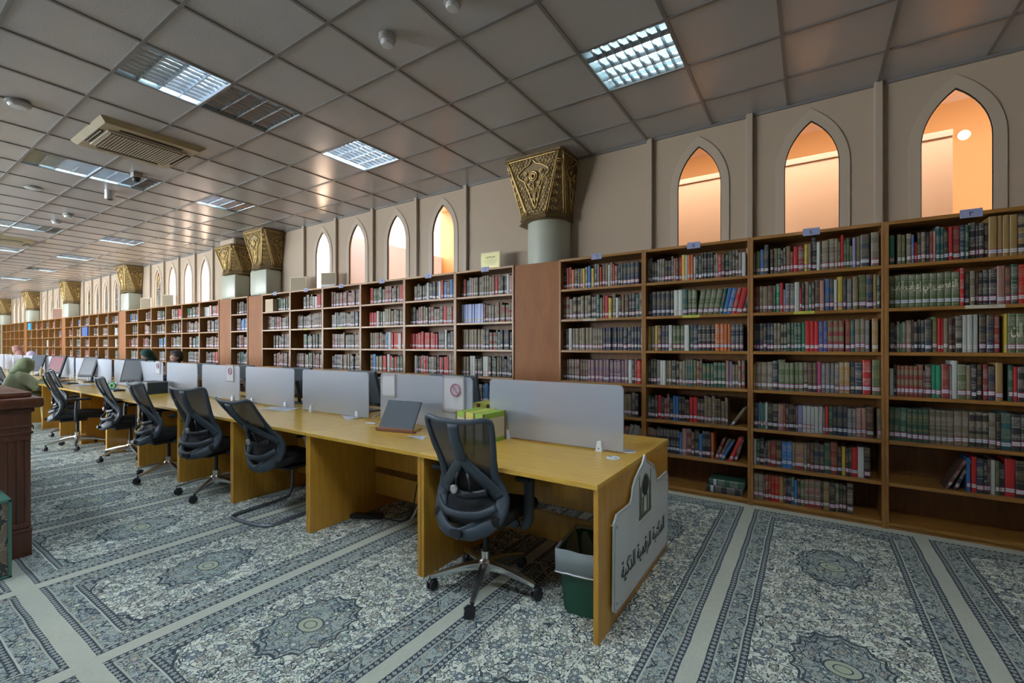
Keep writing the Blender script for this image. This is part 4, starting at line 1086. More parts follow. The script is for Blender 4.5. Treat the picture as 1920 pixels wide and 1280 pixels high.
obj('red_label', BX(.10, .14, -.1225, -.1205, .03, .07), M['red_cl'], o)
# tape roll
bm = bmesh.new(); tube(bm, [(.035*math.cos(a*PI/10), 0, .045+.035*math.sin(a*PI/10)) for a in range(20)], .014, 8, closed=True)
o = obj('tape_roll', bm, M['green_t'], loc=(-8.72, 2.36, ZD), rot=(0, 0, .6), smooth='all'); tag(o, 'green roll of tape standing on the desk by the tilted screen', 'tape')

# monitors
def make_monitor(mat):
    t = thing('monitor', 'x', 'monitor')
    a = -.32
    R = Matrix.Translation((0, 0, .10)) @ Matrix.Rotation(a, 4, 'X')
    bm = bmesh.new(); box(bm, -.155, .155, -.012, .02, 0, .36, M=R, bev=.006); obj('casing', bm, M['blackpl'], t)
    bm = bmesh.new(); box(bm, -.128, .128, -.0145, -.012, .035, .332, M=R); obj('screen', bm, mat, t)
    bm = bmesh.new(); tube(bm, [(0, .10, .02), (0, .13, .12), (0, .10, .22)], .022, 8); lathe(bm, [(.10, 0), (.10, .012), (.03, .025)], 20, cy=.09); obj('stand', bm, M['blackpl'], t)
    return t
mons = [(-8.48, 2.50, .66, 'screen_g', 'grey-screened monitor leaning back on the seventh desk, near the tape roll'),
        (-10.55, 2.48, .42, 'screen', 'dark monitor on the ninth desk in front of its divider'),
        (-12.25, 2.42, .50, 'screen_r', 'reddish screened monitor between the two dark ones'),
        (-13.75, 2.42, .5, 'screen', 'dark monitor behind the hooded reader, farthest of those on the near side')]
mon_proto = {}
for x, y, rz, mt, lb in mons:
    t = make_monitor(M[mt]); t.location = (x, y, ZD); t.rotation_euler = (0, 0, rz); t['label'] = lb; t['group'] = 'monitors on the near side of the desks'
# monitors on the far side, seen through the frosted screens
first = None
for i in range(1, 14):
    x1, x0 = DX[i], DX[i+1]; cx = (x0+x1)/2 + .03
    if first is None:
        first = thing('computer_monitor', '', 'monitor'); first['group'] = 'monitors behind the frosted dividers'
        R = Matrix.Translation((0, 0, .09)) @ Matrix.Rotation(.25, 4, 'X')
        bm = bmesh.new(); box(bm, -.24, .24, -.02, .012, 0, .32, M=R, bev=.006); obj('casing', bm, M['greypl'], first)
        bm = bmesh.new(); box(bm, -.225, .225, .012, .014, .02, .305, M=R); obj('screen', bm, M['screen'], first)
        bm = bmesh.new(); tube(bm, [(0, -.05, .01), (0, -.06, .12), (0, -.09, .25)], .02, 8); box(bm, -.11, .11, -.11, .06, 0, .012, bev=.004); obj('stand', bm, M['blackpl'], first)
        tt = first
    else: tt = copy_tree(first)
    tt.location = (cx, 2.98, ZD); tt.rotation_euler = (0, 0, .10 if i % 2 else -.12)
    tt['label'] = 'dark monitor seen blurred behind the %s frosted divider from the sign end' % ordn[i]
# keyboards / small things
for i, (x, y, rz) in enumerate([(-8.35, 2.26, .1), (-10.45, 2.24, .1)]):
    o = obj('keyboard', BX(-.2, .2, -.07, .07, 0, .018, bev=.004), M['blackpl'], loc=(x, y, ZD), rot=(0, 0, rz)); tag(o, ('black keyboard in front of the grey-screened monitor', 'black keyboard in front of the dark monitor on the tenth desk')[i], 'keyboard')
    bm = bmesh.new()
    for r_ in range(4):
        for c_ in range(14): box(bm, -.188+c_*.027, -.166+c_*.027, -.058+r_*.029, -.034+r_*.029, .018, .022)
    obj('keys', bm, M['greypl'], o)
bm = bmesh.new(); lathe(bm, [(.032, 0), (.034, .02), (.034, .13), (.014, .17), (.014, .21)], 16)
o = obj('bottle', bm, M['bottle'], loc=(-13.3, 2.45, ZD), smooth=True); tag(o, 'small amber bottle standing between the reader and the reddish screen', 'bottle')

# computer tower under the far desk, power strip and cables under the near ones
o = obj('computer_tower', BX(-.1, .1, -.22, .22, 0, .42, bev=.006), M['tower'], loc=(-8.98, 2.28, 0)); tag(o, 'black computer tower on the carpet under the eighth desk', 'computer')
bm = bmesh.new()
for k in range(9): box(bm, -.085, .085, -.224, -.22, .05+k*.03, .06+k*.03)
obj('vent_slats', bm, M['greypl'], o)
o = obj('power_strip', BX(-.16, .16, -.03, .03, 0, .035, bev=.005), M['blackpl'], loc=(-3.02, 2.40, 0), rot=(0, 0, .5)); tag(o, 'black power strip on the carpet beside the second desk panel', 'power strip')
obj('socket', (lambda b: ([lathe(b, [(.014, .035), (.014, .037)], 12, cx=-.11+.055*k) for k in range(5)], b)[1])(bmesh.new()), M['greypl'], o)
def cable(pts, r, mat, label):
    bm = bmesh.new(); tube(bm, smooth_pts(pts, 5), r, 6); o = obj('cable', bm, M[mat], smooth='all'); tag(o, label, 'cable')
cable([(-2.90, 2.46, .02), (-2.7, 2.5, .01), (-2.6, 2.52, .10), (-2.55, 2.54, .34), (-2.5, 2.60, .36)], .006, 'cable_b', 'black cable rising from the power strip to the panel slot')
cable([(-2.62, 2.50, .01), (-2.52, 2.46, .10), (-2.40, 2.45, .26), (-2.22, 2.50, .33), (-2.05, 2.54, .34), (-1.99, 2.56, .34)], .008, 'cable_w', 'pale thick cable looping under the second desk')
cable([(-1.75, 2.45, .02), (-1.6, 2.35, .012), (-1.45, 2.5, .012), (-1.3, 2.38, .012), (-1.12, 2.42, .012)], .006, 'cable_w', 'thin pale cable on the carpet under the near chair')
cable([(-2.05, 2.72, .757), (-2.15, 2.66, .77), (-2.25, 2.56, .80), (-2.35, 2.50, .76), (-2.28, 2.44, .756)], .003, 'cable_b', 'thin dark cable curling beside the book stand')
cable([(-3.25, 2.70, .757), (-3.2, 2.76, .79), (-3.12, 2.72, .77), (-3.06, 2.76, .78), (-3.0, 2.80, .757)], .003, 'cable_b', 'thin dark cable in the gap between second and third dividers')

# ------------------------------------------------------------------ chairs
def back_parts(root, frame_mat, tilt=0.0):
    n0 = len(bpy.data.meshes); before = set(bpy.data.meshes)
    rail = [(.0, -.372, 1.005), (.10, -.370, 1.008), (.175, -.355, 1.018), (.212, -.335, 1.008), (.214, -.315, .95), (.200, -.282, .86), (.182, -.245, .77), (.176, -.218, .70), (.192, -.192, .64), (.206, -.186, .58), (.204, -.205, .52), (.180, -.250, .465), (.115, -.30, .425), (.05, -.318, .408), (0, -.320, .405)]
    wid =  [.014, .014, .015, .017, .018, .020, .023, .028, .036, .042, .043, .040, .034, .028, .028]
    R_ = smooth_pts(rail, 3); n = len(R_)
    Wd = [wid[min(len(wid)-1, i//3)] for i in range(n)]
    pts = R_ + [Vector((-p.x, p.y, p.z)) for p in reversed(R_[1:-1])]; ws = Wd + list(reversed(Wd[1:-1]))
    bm = bmesh.new(); tube(bm, pts, ws, 10, closed=True, flat=(1.0, .50), up=(0, 1, 0)); obj('back_frame', bm, frame_mat, root, smooth='all')
    # Y-shaped brace behind the mesh
    bm = bmesh.new()
    tube(bm, smooth_pts([(0, -.380, .995), (0, -.362, .92), (0, -.325, .84), (0, -.295, .79)], 3), [.036]*4+[.038]*6, 10, flat=(1.0, .25), up=(0, 1, 0))
    for sg in (-1, 1):
        tube(bm, smooth_pts([(sg*.006, -.298, .81), (sg*.030, -.285, .765), (sg*.075, -.262, .715), (sg*.125, -.232, .665), (sg*.165, -.206, .62), (sg*.188, -.195, .585)], 3), [.030]*4+[.034]*6+[.038]*6, 10, flat=(1.0, .34), up=(0, 1, 0))
    tube(bm, smooth_pts([(.185, -.225, .52), (.13, -.275, .475), (.05, -.318, .428), (-.02, -.332, .400)], 3), [.026]*4+[.028]*6, 10, flat=(1.0, .30), up=(0, 1, 0))
    tube(bm, smooth_pts([(-.20, -.245, .55), (-.12, -.30, .515), (0, -.318, .505), (.12, -.30, .515), (.20, -.245, .55)], 3), .020, 8, flat=(1.0, .4), up=(0, 1, 0))
    obj('back_brace', bm, frame_mat, root, smooth='all')
    # mesh
    bm = bmesh.new(); rows = []
    zz = [1.0-.04*i for i in range(14)]
    for z in zz:
        best = None
        for a, b_ in zip(R_, R_[1:]):
            if (a.z-z)*(b_.z-z) <= 0 and a.x > .1:
                q = (z-a.z)/(b_.z-a.z+1e-9); best = a.lerp(b_, max(0, min(1, q)))
        if best is None: best = Vector((.2, -.35, z))
        hw, y0 = best.x, best.y
        rows.append([bm.verts.new((hw*s, y0-.028*(1-s*s)+.004, z)) for s in [-1+.25*k for k in range(9)]])
    for A, B in zip(rows, rows[1:]):
        for k in range(8): bm.faces.new((A[k], A[k+1], B[k+1], B[k]))
    obj('back_mesh', bm, M['mesh'], root, smooth='all')
    # lumbar support
    bm = bmesh.new()
    tube(bm, smooth_pts([(-.13, -.232, .615), (-.06, -.262, .60), (0, -.270, .595), (.06, -.262, .60), (.13, -.232, .615)], 3), .022, 8, flat=(1, .5), up=(0, 1, 0))
    for sg in (-1, 1): tube(bm, [(sg*.045, -.275, .62), (sg*.045, -.285, .68), (sg*.03, -.285, .72)], .008, 6)
    l_ = obj('lumbar_support', bm, M['blackpl'], root, smooth='all')
    bm = bmesh.new(); lathe(bm, [(.024, 0), (.024, .012), (.018, .016)], 16, M=Matrix.Translation((-.055, -.285, .625)) @ Matrix.Rotation(PI/2, 4, 'X')); obj('adjuster_knob', bm, M['silver'], l_)
    T = Matrix.Translation((0, -.28, .47)) @ Matrix.Rotation(tilt, 4, 'X') @ Matrix.Translation((0, .28+.045, -.47))
    for me in set(bpy.data.meshes) - before: me.transform(T @ Matrix.Diagonal((.93, 1, 1, 1)))
def seat_part(root, z=.46):
    bm = bmesh.new(); box(bm, -.228, .228, -.225, .265, z-.045, z+.035, bev=.03)
    bmesh.ops.subdivide_edges(bm, edges=bm.edges[:], cuts=1, use_grid_fill=True)
    for v in bm.verts:
        v.co.z -= max(0, (v.co.y-.14))**2*2.4; v.co.x *= 1-.10*max(0, -v.co.y-.05)/.2
        v.co.z += .012*abs(v.co.x)/.24
    obj('seat', bm, M['fabric'], root, smooth='all')
def make_task_chair():
    t = thing('office_chair', 'x', 'chair')
    back_parts(t, M['greypl']); seat_part(t)
    bm = bmesh.new(); box(bm, -.10, .10, -.17, .10, .365, .415, bev=.012); tube(bm, [(0, -.10, .40), (0, -.24, .405), (0, -.315, .42)], [.035, .04, .035], 8, flat=(1, .5), up=(0, 0, 1)); tube(bm, [(.10, .02, .39), (.25, .03, .385)], .006, 6)
    obj('tilt_mechanism', bm, M['blackpl'], t, smooth=True)
    bm = bmesh.new(); lathe(bm, [(.028, .12), (.028, .21), (.022, .215)], 16); g_ = obj('gas_column', bm, M['chrome'], t, smooth=True)
    bm = bmesh.new(); lathe(bm, [(.016, .20), (.016, .37)], 12); obj('column_sleeve', bm, M['blackpl'], g_, smooth=True)
    bm = bmesh.new(); lathe(bm, [(.042, .085), (.045, .10), (.045, .15), (.036, .165)], 20)
    for k in range(5):
        a = 2*PI*k/5; c_, s_ = math.cos(a), math.sin(a)
        tube(bm, [(c_*r, s_*r, z) for r, z in ((.03, .128), (.12, .122), (.22, .102), (.315, .080))], [.034, .028, .022, .016], 8, flat=(.85, .75), up=(0, 0, 1))
    obj('star_base', bm, M['chrome'], t, smooth=True)
    for k in range(5):
        a = 2*PI*k/5; c_, s_ = math.cos(a), math.sin(a)
        bm = bmesh.new(); rz = Matrix.Translation((c_*.315, s_*.315, 0)) @ Matrix.Rotation(a+.9+k, 4, 'Z')
        for yy in (-.022, .006): lathe(bm, [(.018, yy), (.029, yy+.003), (.030, yy+.008), (.029, yy+.013), (.018, yy+.016)], 16, M=rz @ Matrix.Translation((.012, 0, .0305)) @ Matrix.Rotation(-PI/2, 4, 'X'))
        tube(bm, [rz @ Vector(p) for p in ((-.012, 0, .045), (.0, 0, .055), (.02, 0, .058), (.036, 0, .045))], .013, 8)
        tube(bm, [(c_*.315, s_*.315, .05), (c_*.315, s_*.315, .085)], .008, 8)
        obj('caster', bm, M['blackpl'], t, smooth=True)
    for sg in (-1, 1):
        bm = bmesh.new()
        tube(bm, smooth_pts([(sg*.14, .0, .405), (sg*.235, .0, .40), (sg*.270, .0, .425), (sg*.278, .0, .50), (sg*.278, .005, .62), (sg*.278, .01, .665)], 3), .024, 8, flat=(.7, 1.3), up=(1, 0, 0))
        a_ = obj('armrest', bm, M['greypl'], t, smooth='all')
        obj('arm_pad', BX(sg*.278-.042, sg*.278+.042, -.10, .15, .665, .692, bev=.012), M['fabric'], a_, smooth=True)
    return t
def make_visitor_chair():
    t = thing('cantilever_chair', 'x', 'chair')
    back_parts(t, M['greypl'], .30); seat_part(t)
    bm = bmesh.new()
    side = [(.23, .20, .42), (.235, .24, .40), (.24, .255, .34), (.24, .25, .12), (.24, .225, .045), (.24, .17, .015), (.24, -.10, .014), (.24, -.26, .014), (.205, -.325, .014), (.12, -.345, .014), (0, -.345, .014)]
    L = smooth_pts(side, 4); pts = L + [Vector((-p.x, p.y, p.z)) for p in reversed(L[:-1])]
    tube(bm, pts, .0135, 10); obj('sled_frame', bm, M['tubegrey'], t, smooth='all')
    bm = bmesh.new(); box(bm, -.23, .23, -.15, .22, .395, .415, bev=.004); obj('seat_pan', bm, M['blackpl'], t)
    for sg in (-1, 1):
        bm = bmesh.new(); tube(bm, smooth_pts([(sg*.235, .05, .41), (sg*.262, .03, .47), (sg*.268, .0, .56), (sg*.268, -.02, .635), (sg*.268, -.035, .655)], 3), .012, 8)
        a_ = obj('armrest', bm, M['silver'], t, smooth='all')
        bm = bmesh.new(); tube(bm, smooth_pts([(sg*.268, -.09, .66), (sg*.268, .0, .672), (sg*.268, .12, .668), (sg*.262, .18, .645)], 3), .024, 8, flat=(1.1, .5), up=(0, 0, 1)); obj('arm_pad', bm, M['fabric'], a_, smooth='all')
    return t
R = math.radians
ch = make_task_chair()
chairs = [(-1.575, 2.11, 6, 'large near black mesh office chair at the first desk, seen from behind'),
          (-4.74, 2.05, 18, 'black mesh office chair at the fourth desk, first beyond the cantilever one'),
          (-5.74, 2.02, 0, 'black mesh office chair at the fifth desk, second beyond the cantilever one'),
          (-7.12, 2.10, -4, 'black mesh office chair at the sixth desk, third beyond the cantilever one'),
          (-8.42, 1.90, -16, 'black mesh office chair seen side-on, pulled out with silver arm edges'),
          (-9.70, 2.20, -8, 'black mesh office chair right behind the side-on one'),
          (-11.02, 1.62, -14, 'black office chair on which the hooded reader sits'),
          (-12.3, 1.95, 10, 'black office chair just beyond the hooded reader'),
          (-13.5, 2.0, -8, 'black office chair second beyond the hooded reader')]
for i, (x, y, a, lb) in enumerate(chairs):
    t = ch if i == 0 else copy_tree(ch)
    t.location = (x, y, 0); t.rotation_euler = (0, 0, R(a)); t['label'] = lb; t['group'] = 'office chairs on the near side of the desks'
v = make_visitor_chair(); v.location = (-3.73, 2.15, 0); v.rotation_euler = (0, 0, R(7)); v['label'] = 'black mesh cantilever chair with silver sled frame at the third desk'; v['group'] = 'office chairs on the near side of the desks'
# chairs of the far side
for i, (x, lb) in enumerate([(-2.35, 'dark blue chair back on the far side, in the gap left of first divider'), (-4.9, 'dark chair on the far side behind the fourth divider')]):
    t = copy_tree(ch); t.location = (x, 3.42, 0); t.rotation_euler = (0, 0, PI+.2); t['label'] = lb; t['group'] = 'office chairs on the far side'

# ------------------------------------------------------------------ people
def blob(name, caps, mat, parent=None, voxel=.012, smooth_it=4):
    bm = bmesh.new()
    for p1, r1, p2, r2 in caps:
        p1, p2 = Vector(p1), Vector(p2); ax = p2-p1; L = max(ax.length, 1e-4); q = Vector((0, 0, 1)).rotation_difference(ax) if ax.length > 1e-4 else Matrix.Identity(3).to_quaternion()
        Mx = Matrix.Translation(p1) @ q.to_matrix().to_4x4()
        prof = [(max(.0005, r1*math.sin(a)), -r1*math.cos(a)) for a in (.05, .5, 1.0, PI/2)] + [(max(.0005, r2*math.cos(a)), L+r2*math.sin(a)) for a in (0, .5, 1.0, 1.52)]
        lathe(bm, prof, 14, M=Mx)
    me = mesh_from(bm, name, mat); o = bpy.data.objects.new(name, me); C.objects.link(o)
    rm = o.modifiers.new('r', 'REMESH'); rm.mode = 'VOXEL'; rm.voxel_size = voxel; rm.use_smooth_shade = True
    sm = o.modifiers.new('s', 'SMOOTH'); sm.iterations = smooth_it; sm.factor = .5
    dg = bpy.context.evaluated_depsgraph_get(); m2 = bpy.data.meshes.new_from_object(o.evaluated_get(dg)); bpy.data.objects.remove(o)
    m2.name = name
    for p in m2.polygons: p.use_smooth = True
    o = bpy.data.objects.new(name, m2); link(o, parent); return o
def hand(w, d, side):
    """relaxed hand lying palm down: w wrist, d forward direction (unit, horizontal)"""
    w = Vector(w); d = Vector(d).normalized(); s = Vector((0, 0, 1)).cross(d).normalized(); caps = []
    for k, L in enumerate((.068, .078, .073, .058)):
        o_ = s*(.030-.020*k)*side; a = w + o_*.5; kn = w + d*.085 + o_; k1 = kn + d*L*.5 + Vector((0, 0, .004)); k2 = kn + d*L + Vector((0, 0, -.012))
        caps += [(a, .016, kn, .0125), (kn, .0095, k1, .0088), (k1, .0088, k2, .0075)]
    th = w + s*.035*side + d*.03
    caps += [(w, .018, th, .014), (th, .011, th + d*.035 + s*.015*side, .010), (th + d*.035 + s*.015*side, .0095, th + d*.06 + s*.01*side, .0085)]
    return caps
def head_caps(c, f, r=.078):
    """c: head centre, f: facing unit"""
    c = Vector(c); f = Vector(f).normalized(); s = Vector((0, 0, 1)).cross(f).normalized(); up = f.cross(s) * -1
    if up.z < 0: up = -up
    P = lambda a, b_, z: c + f*a + s*b_ + up*z
    L = [(P(-.02, 0, .035), r*1.12, P(.0, 0, .01), r*1.05), (P(.025, 0, -.03), r*.8, P(.045, 0, -.085), r*.42), (P(.075, 0, -.005), .012, P(.098, 0, -.028), .012),
         (P(.070, -.025, -.045), .012, P(.070, .025, -.045), .012), (P(.066, -.03, .03), .016, P(.066, .03, .03), .016), (P(.0, -.076, -.01), .014, P(-.006, -.080, .012), .014), (P(.0, .076, -.01), .014, P(-.006, .080, .012), .014)]
    return L, P
# hooded reader
Px, Py = -11.22, 1.84
t = thing('person', 'person in an olive hooded cloak leaning over the desk at the far left', 'person', (Px, Py, 0), 0)
f = Vector((.05, 1, -.45)).normalized()
hc = Vector((.02, .05, 1.04)); caps, P = head_caps(hc, f, .082)
body = caps + [(hc + Vector((0, -.03, -.06)), .055, (.0, -.02, .88), .06), ((.0, -.05, .82), .12, (0, -.10, .52), .15), ((-.02, -.10, .50), .16, (.02, -.06, .50), .16),
    ((-.15, 0, .83), .06, (-.22, .12, .66), .045), ((-.22, .12, .66), .043, (-.10, .40, .775), .030), ((.18, 0, .83), .06, (.25, .14, .68), .045), ((.25, .14, .68), .043, (.22, .46, .775), .030),
    ((-.10, -.08, .48), .08, (-.12, .32, .47), .065), ((.10, -.08, .48), .08, (.12, .32, .47), .065), ((-.12, .32, .46), .06, (-.12, .34, .09), .04), ((.12, .32, .46), .06, (.12, .34, .09), .04),
    ((-.12, .32, .035), .032, (-.12, .50, .03), .028), ((.12, .32, .035), .032, (.12, .50, .03), .028)]
body += hand((-.10, .40, .775), (.2, 1, 0), -1) + hand((.22, .46, .775), (.1, 1, 0), 1)
b_ = blob('body', body, M['skin'], t, .009)
bm = bmesh.new()
for sg in (-1, 1): bmesh.ops.create_icosphere(bm, subdivisions=2, radius=.011, matrix=Matrix.Translation(P(.074, sg*.031, .012)))
obj('eyes', bm, M['ink'], b_)
cloak = [((.0, -.05, .80), .165, (0, -.10, .50), .20), ((-.12, -.01, .85), .095, (-.23, .11, .67), .075), ((-.23, .11, .67), .075, (-.12, .33, .775), .055), ((.15, -.01, .85), .095, (.26, .13, .69), .075), ((.26, .13, .69), .075, (.22, .38, .78), .055),
         ((-.12, -.08, .50), .11, (-.14, .30, .49), .10), ((.12, -.08, .50), .11, (.14, .30, .49), .10), ((-.13, .31, .48), .09, (-.13, .34, .10), .09), ((.13, .31, .48), .09, (.13, .34, .10), .09), ((-.10, -.04, .90), .07, (.10, -.04, .90), .07)]
blob('cloak', cloak, M['olive_cl'], t, .012)
hd = [(P(-.035, 0, .03), .112, P(-.02, 0, -.02), .11), (P(-.05, 0, -.06), .10, (0, -.06, .90), .11), (P(.02, -.055, -.01), .050, P(.01, -.045, -.09), .045), (P(.02, .055, -.01), .050, P(.01, .045, -.09), .045), (P(.02, 0, .085), .045, P(-.03, 0, .09), .05)]
blob('hood', hd, M['hood_cl'], t, .010, 2)
# seated readers on the far side, mostly hidden
def far_person(x, y, zc, face, cloth, hat, label, hatkind):
    t = thing('person', label, 'person', (x, y, 0), 0)
    hc = Vector((0, 0, zc)); caps, P = head_caps(hc, face, .08)
    body = caps + [(hc+Vector((0, .02, -.06)), .05, (0, .04, zc-.18), .055), ((-.14, .05, zc-.26), .07, (.14, .05, zc-.26), .07), ((0, .06, zc-.28), .12, (0, .08, .52), .15),
                   ((-.17, .05, zc-.28), .055, (-.22, -.05, .80), .042), ((-.22, -.05, .80), .04, (-.12, -.24, .785), .03), ((.17, .05, zc-.28), .055, (.22, -.05, .80), .042), ((.22, -.05, .80), .04, (.12, -.24, .785), .03),
                   ((-.1, .05, .50), .08, (-.1, -.18, .48), .07), ((.1, .05, .50), .08, (.1, -.18, .48), .07), ((-.1, -.18, .46), .06, (-.1, -.16, .06), .04), ((.1, -.18, .46), .06, (.1, -.16, .06), .04)]
    body += hand((-.12, -.24, .785), (.3, -1, 0), 1) + hand((.12, -.24, .785), (-.3, -1, 0), -1)
    b_ = blob('body', body, M['skin'], t, .010)
    bm = bmesh.new()
    for sg in (-1, 1): bmesh.ops.create_icosphere(bm, subdivisions=2, radius=.010, matrix=Matrix.Translation(P(.072, sg*.031, .014)))
    obj('eyes', bm, M['ink'], b_)
    robe = [((0, .06, zc-.28), .155, (0, .09, .52), .19), ((-.15, .05, zc-.26), .085, (-.22, -.04, .81), .065), ((-.22, -.04, .81), .062, (-.13, -.20, .80), .048), ((.15, .05, zc-.26), .085, (.22, -.04, .81), .065), ((.22, -.04, .81), .062, (.13, -.20, .80), .048),
            ((-.1, .06, .50), .10, (-.1, -.16, .49), .09), ((.1, .06, .50), .10, (.1, -.16, .49), .09)]
    blob('robe', robe, M[cloth], t, .014)
    if hatkind == 'hair': hh = [(P(-.03, 0, .045), .098, P(-.03, 0, .0), .092), (P(.02, 0, .08), .05, P(-.02, 0, .09), .05)]
    else: hh = [(P(-.02, 0, .06), .105, P(-.03, 0, .03), .105), (P(-.05, 0, -.03), .095, (0, .10, zc-.20), .12)]
    blob('hair' if hatkind == 'hair' else 'headscarf', hh, M[hat], t, .010, 2)
far_person(-9.64, 3.50, 1.17, (0, -1, -.2), 'black_c', 'hair', 'person with short dark hair whose head shows above the eighth divider', 'hair')
far_person(-11.17, 3.55, 1.17, (0, -1, -.3), 'green_cl', 'green_cl', 'person in dark green seen above the tenth divider', 'scarf')
far_person(-22.3, 3.5, 1.24, (.2, -1, -.2), 'white_cl', 'red_cl', 'person with a reddish head covering and white robe at far left', 'scarf')
far_person(-19.7, 3.4, 1.06, (.2, -1, -.3), 'lilac_cl', 'lilac_cl', 'person with a pale lilac head covering beside the dark screen', 'scarf')

# ------------------------------------------------------------------ reception counter and green case at the left edge
t = thing('counter', 'dark mahogany counter with a fluted corner pilaster at the left edge', 'counter', (-4.34, .755, 0), 0)
obj('cabinet_body', BX(-3.2, -.12, -2.4, -.10, 0, 1.0), M['maho'], t)
bm = bmesh.new()
flz = [(.05, .20)]
box(bm, -.16, 0, -.15, 0, 0, .16, bev=.004); box(bm, -.165, .004, -.155, .004, .16, .185, bev=.006)
box(bm, -.15, -.012, -.14, -.008, .18, .80)
for ya, yb in ((-.146, -.124), (-.108, -.086), (-.070, -.048), (-.032, -.006)):
    box(bm, -.018, -.001, ya, yb, .226, .768); box(bm, ya-.006, yb-.006, -.014, -.005, .226, .768)
box(bm, -.155, -.0, -.148, -.004, .19, .225, bev=.003); box(bm, -.155, 0, -.148, -.004, .77, .81, bev=.003)
box(bm, -.165, .006, -.155, .006, .81, .83, bev=.006); box(bm, -.155, -.002, -.148, -.003, .83, .855); box(bm, -.165, .006, -.155, .006, .855, .87, bev=.005)
box(bm, -.155, 0, -.148, -.003, .87, .96); box(bm, -.17, .012, -.16, .012, .955, .985, bev=.008)
obj('fluted_pilaster', bm, M['maho'], t)
bm = bmesh.new(); box(bm, -3.3, .055, -2.5, .05, .985, 1.055, bev=.018); obj('moulded_edge', bm, M['maho'], t, smooth=True)
obj('counter_top', BX(-3.3, .0, -2.5, .0, 1.055, 1.09, bev=.008), M['maho_t'], t, smooth=True)
t = thing('display_case', 'low green-edged case with patterned sides on the carpet at the left edge', 'case', (-4.02, .615, 0), 0)
obj('patterned_panel', BX(-.35, -.012, -1.0, -.010, .02, .455), M['lattice'], t)
bm = bmesh.new()
for y in (-1.0, -.016):
    box(bm, -.014, 0, y, y+.016, 0, .47, bev=.002); box(bm, -.362, -.348, y, y+.016, 0, .47, bev=.002)
for z in (0, .455): box(bm, -.014, 0, -1.0, 0, z, z+.016, bev=.002); box(bm, -.362, 0, -.016, 0, z, z+.016, bev=.002)
obj('green_edge', bm, M['greenframe'], t); obj('green_lid', BX(-.355, -.004, -.99, -.004, .458, .472), M['greenframe'], t)
# far counter of dark wood beyond the reader
t = thing('counter', 'far brown-topped dark counter behind the hooded reader', 'counter', (-15.5, 1.2, 0), 0)
obj('cabinet_body', BX(-2.4, 0, -.3, .5, 0, 1.12), M['black_c'], t); obj('counter_top', BX(-2.45, .05, -.35, .55, 1.12, 1.17, bev=.006), M['maho_t'], t)

# ------------------------------------------------------------------ ceiling equipment
def fixture(k, j, lit):
    x1, x0 = gx(k)-.014, gx(k+1)+.014; y1, y0 = gy(j)-.014, gy(j+1)+.014; w = x1-x0; d = y1-y0
    vis = j <= 4 and k >= 0
    kind = 'unlit' if not any(lit) else 'lit'
    t = thing('ceiling_light', 'x', 'light', ((x0+x1)/2, (y0+y1)/2, ZC), 0, 'louvred lights set in the ceiling')
    bm = bmesh.new(); h = .10
    for a in ((-w/2-.006, -w/2, -d/2, d/2), (w/2, w/2+.006, -d/2, d/2), (-w/2, w/2, -d/2-.006, -d/2), (-w/2, w/2, d/2, d/2+.006)): box(bm, *a, -.004, h)
    box(bm, -w/2, w/2, -d/2, d/2, h, h+.006)
    obj('housing', bm, M['house'], t)
    n = 4; pd = d/n
    bm = bmesh.new()
    for i in range(n+1):
        yy = -d/2 + pd*i
        prism(bm, [(yy-.003, .0), (yy+.003, .0), (yy+.012, .034), (yy-.012, .034)], -w/2, w/2, plane='yz')
    for i in range(n):
        ya = -d/2+pd*i+.004; yb = ya+pd-.008
        for q in range(1, 9):
            xx = -w/2 + w*q/9
            prism(bm, [(xx-.0015, .003), (xx+.0015, .003), (xx+.013, .030), (xx-.013, .030)], ya, yb)
    obj('louvre', bm, M['alu'], t)
    for i, s in enumerate(lit):
        yy = -d/2 + pd*(i+.5)
        bm = bmesh.new(); tube(bm, [(-w/2+.02, yy, .056), (w/2-.02, yy, .056)], .016, 10)
        obj('tube_lamp', bm, (M['lamp_off'], M['lamp_mid'], M['lamp'], M['lamp_fill'])[s], t)
    return t
fx_lab = {(2,1): 'nearest louvred light at upper right, half of its cells bright', (7,1): 'square louvred light, fully lit, at the centre of the ceiling', (12,1): 'lit louvred light beyond the central one in the wall row',
          (19,1): 'third lit light beyond the central one in the wall row', (24,1): 'fourth lit light beyond the central one in the wall row', (29,1): 'half dark light far along the wall row', (34,1): 'very far thin lit light in the wall row',
          (41,1): 'farthest lit light in the wall row', (7,4): 'nearest louvred light at upper left, dark at its left end', (7,3): 'dark unlit louvred panel right beside the upper left light', (12,4): 'louvred light beyond the air unit, left one of two',
          (12,3): 'louvred light beyond the air unit, right one of two', (19,4): 'far left light of a pair at the left edge', (19,3): 'far right light of a pair near the left edge', (24,3): 'far light below the second air unit', (24,4): 'far light left below the second air unit'}
for q, (k, j, lit) in enumerate(fixtures):
    t = fixture(k, j, lit); t['label'] = fx_lab.get((k, j), 'louvred ceiling light %s' % (['farther along beyond the second air unit', 'at the far end of the left row', 'at the very end of the room', 'added unseen for fill, nearest behind the camera', 'added unseen for fill, above the camera to the right', 'added unseen for fill, behind the camera to the left', 'added unseen for fill, behind the camera at far left'][max(0, q-16) % 7]))

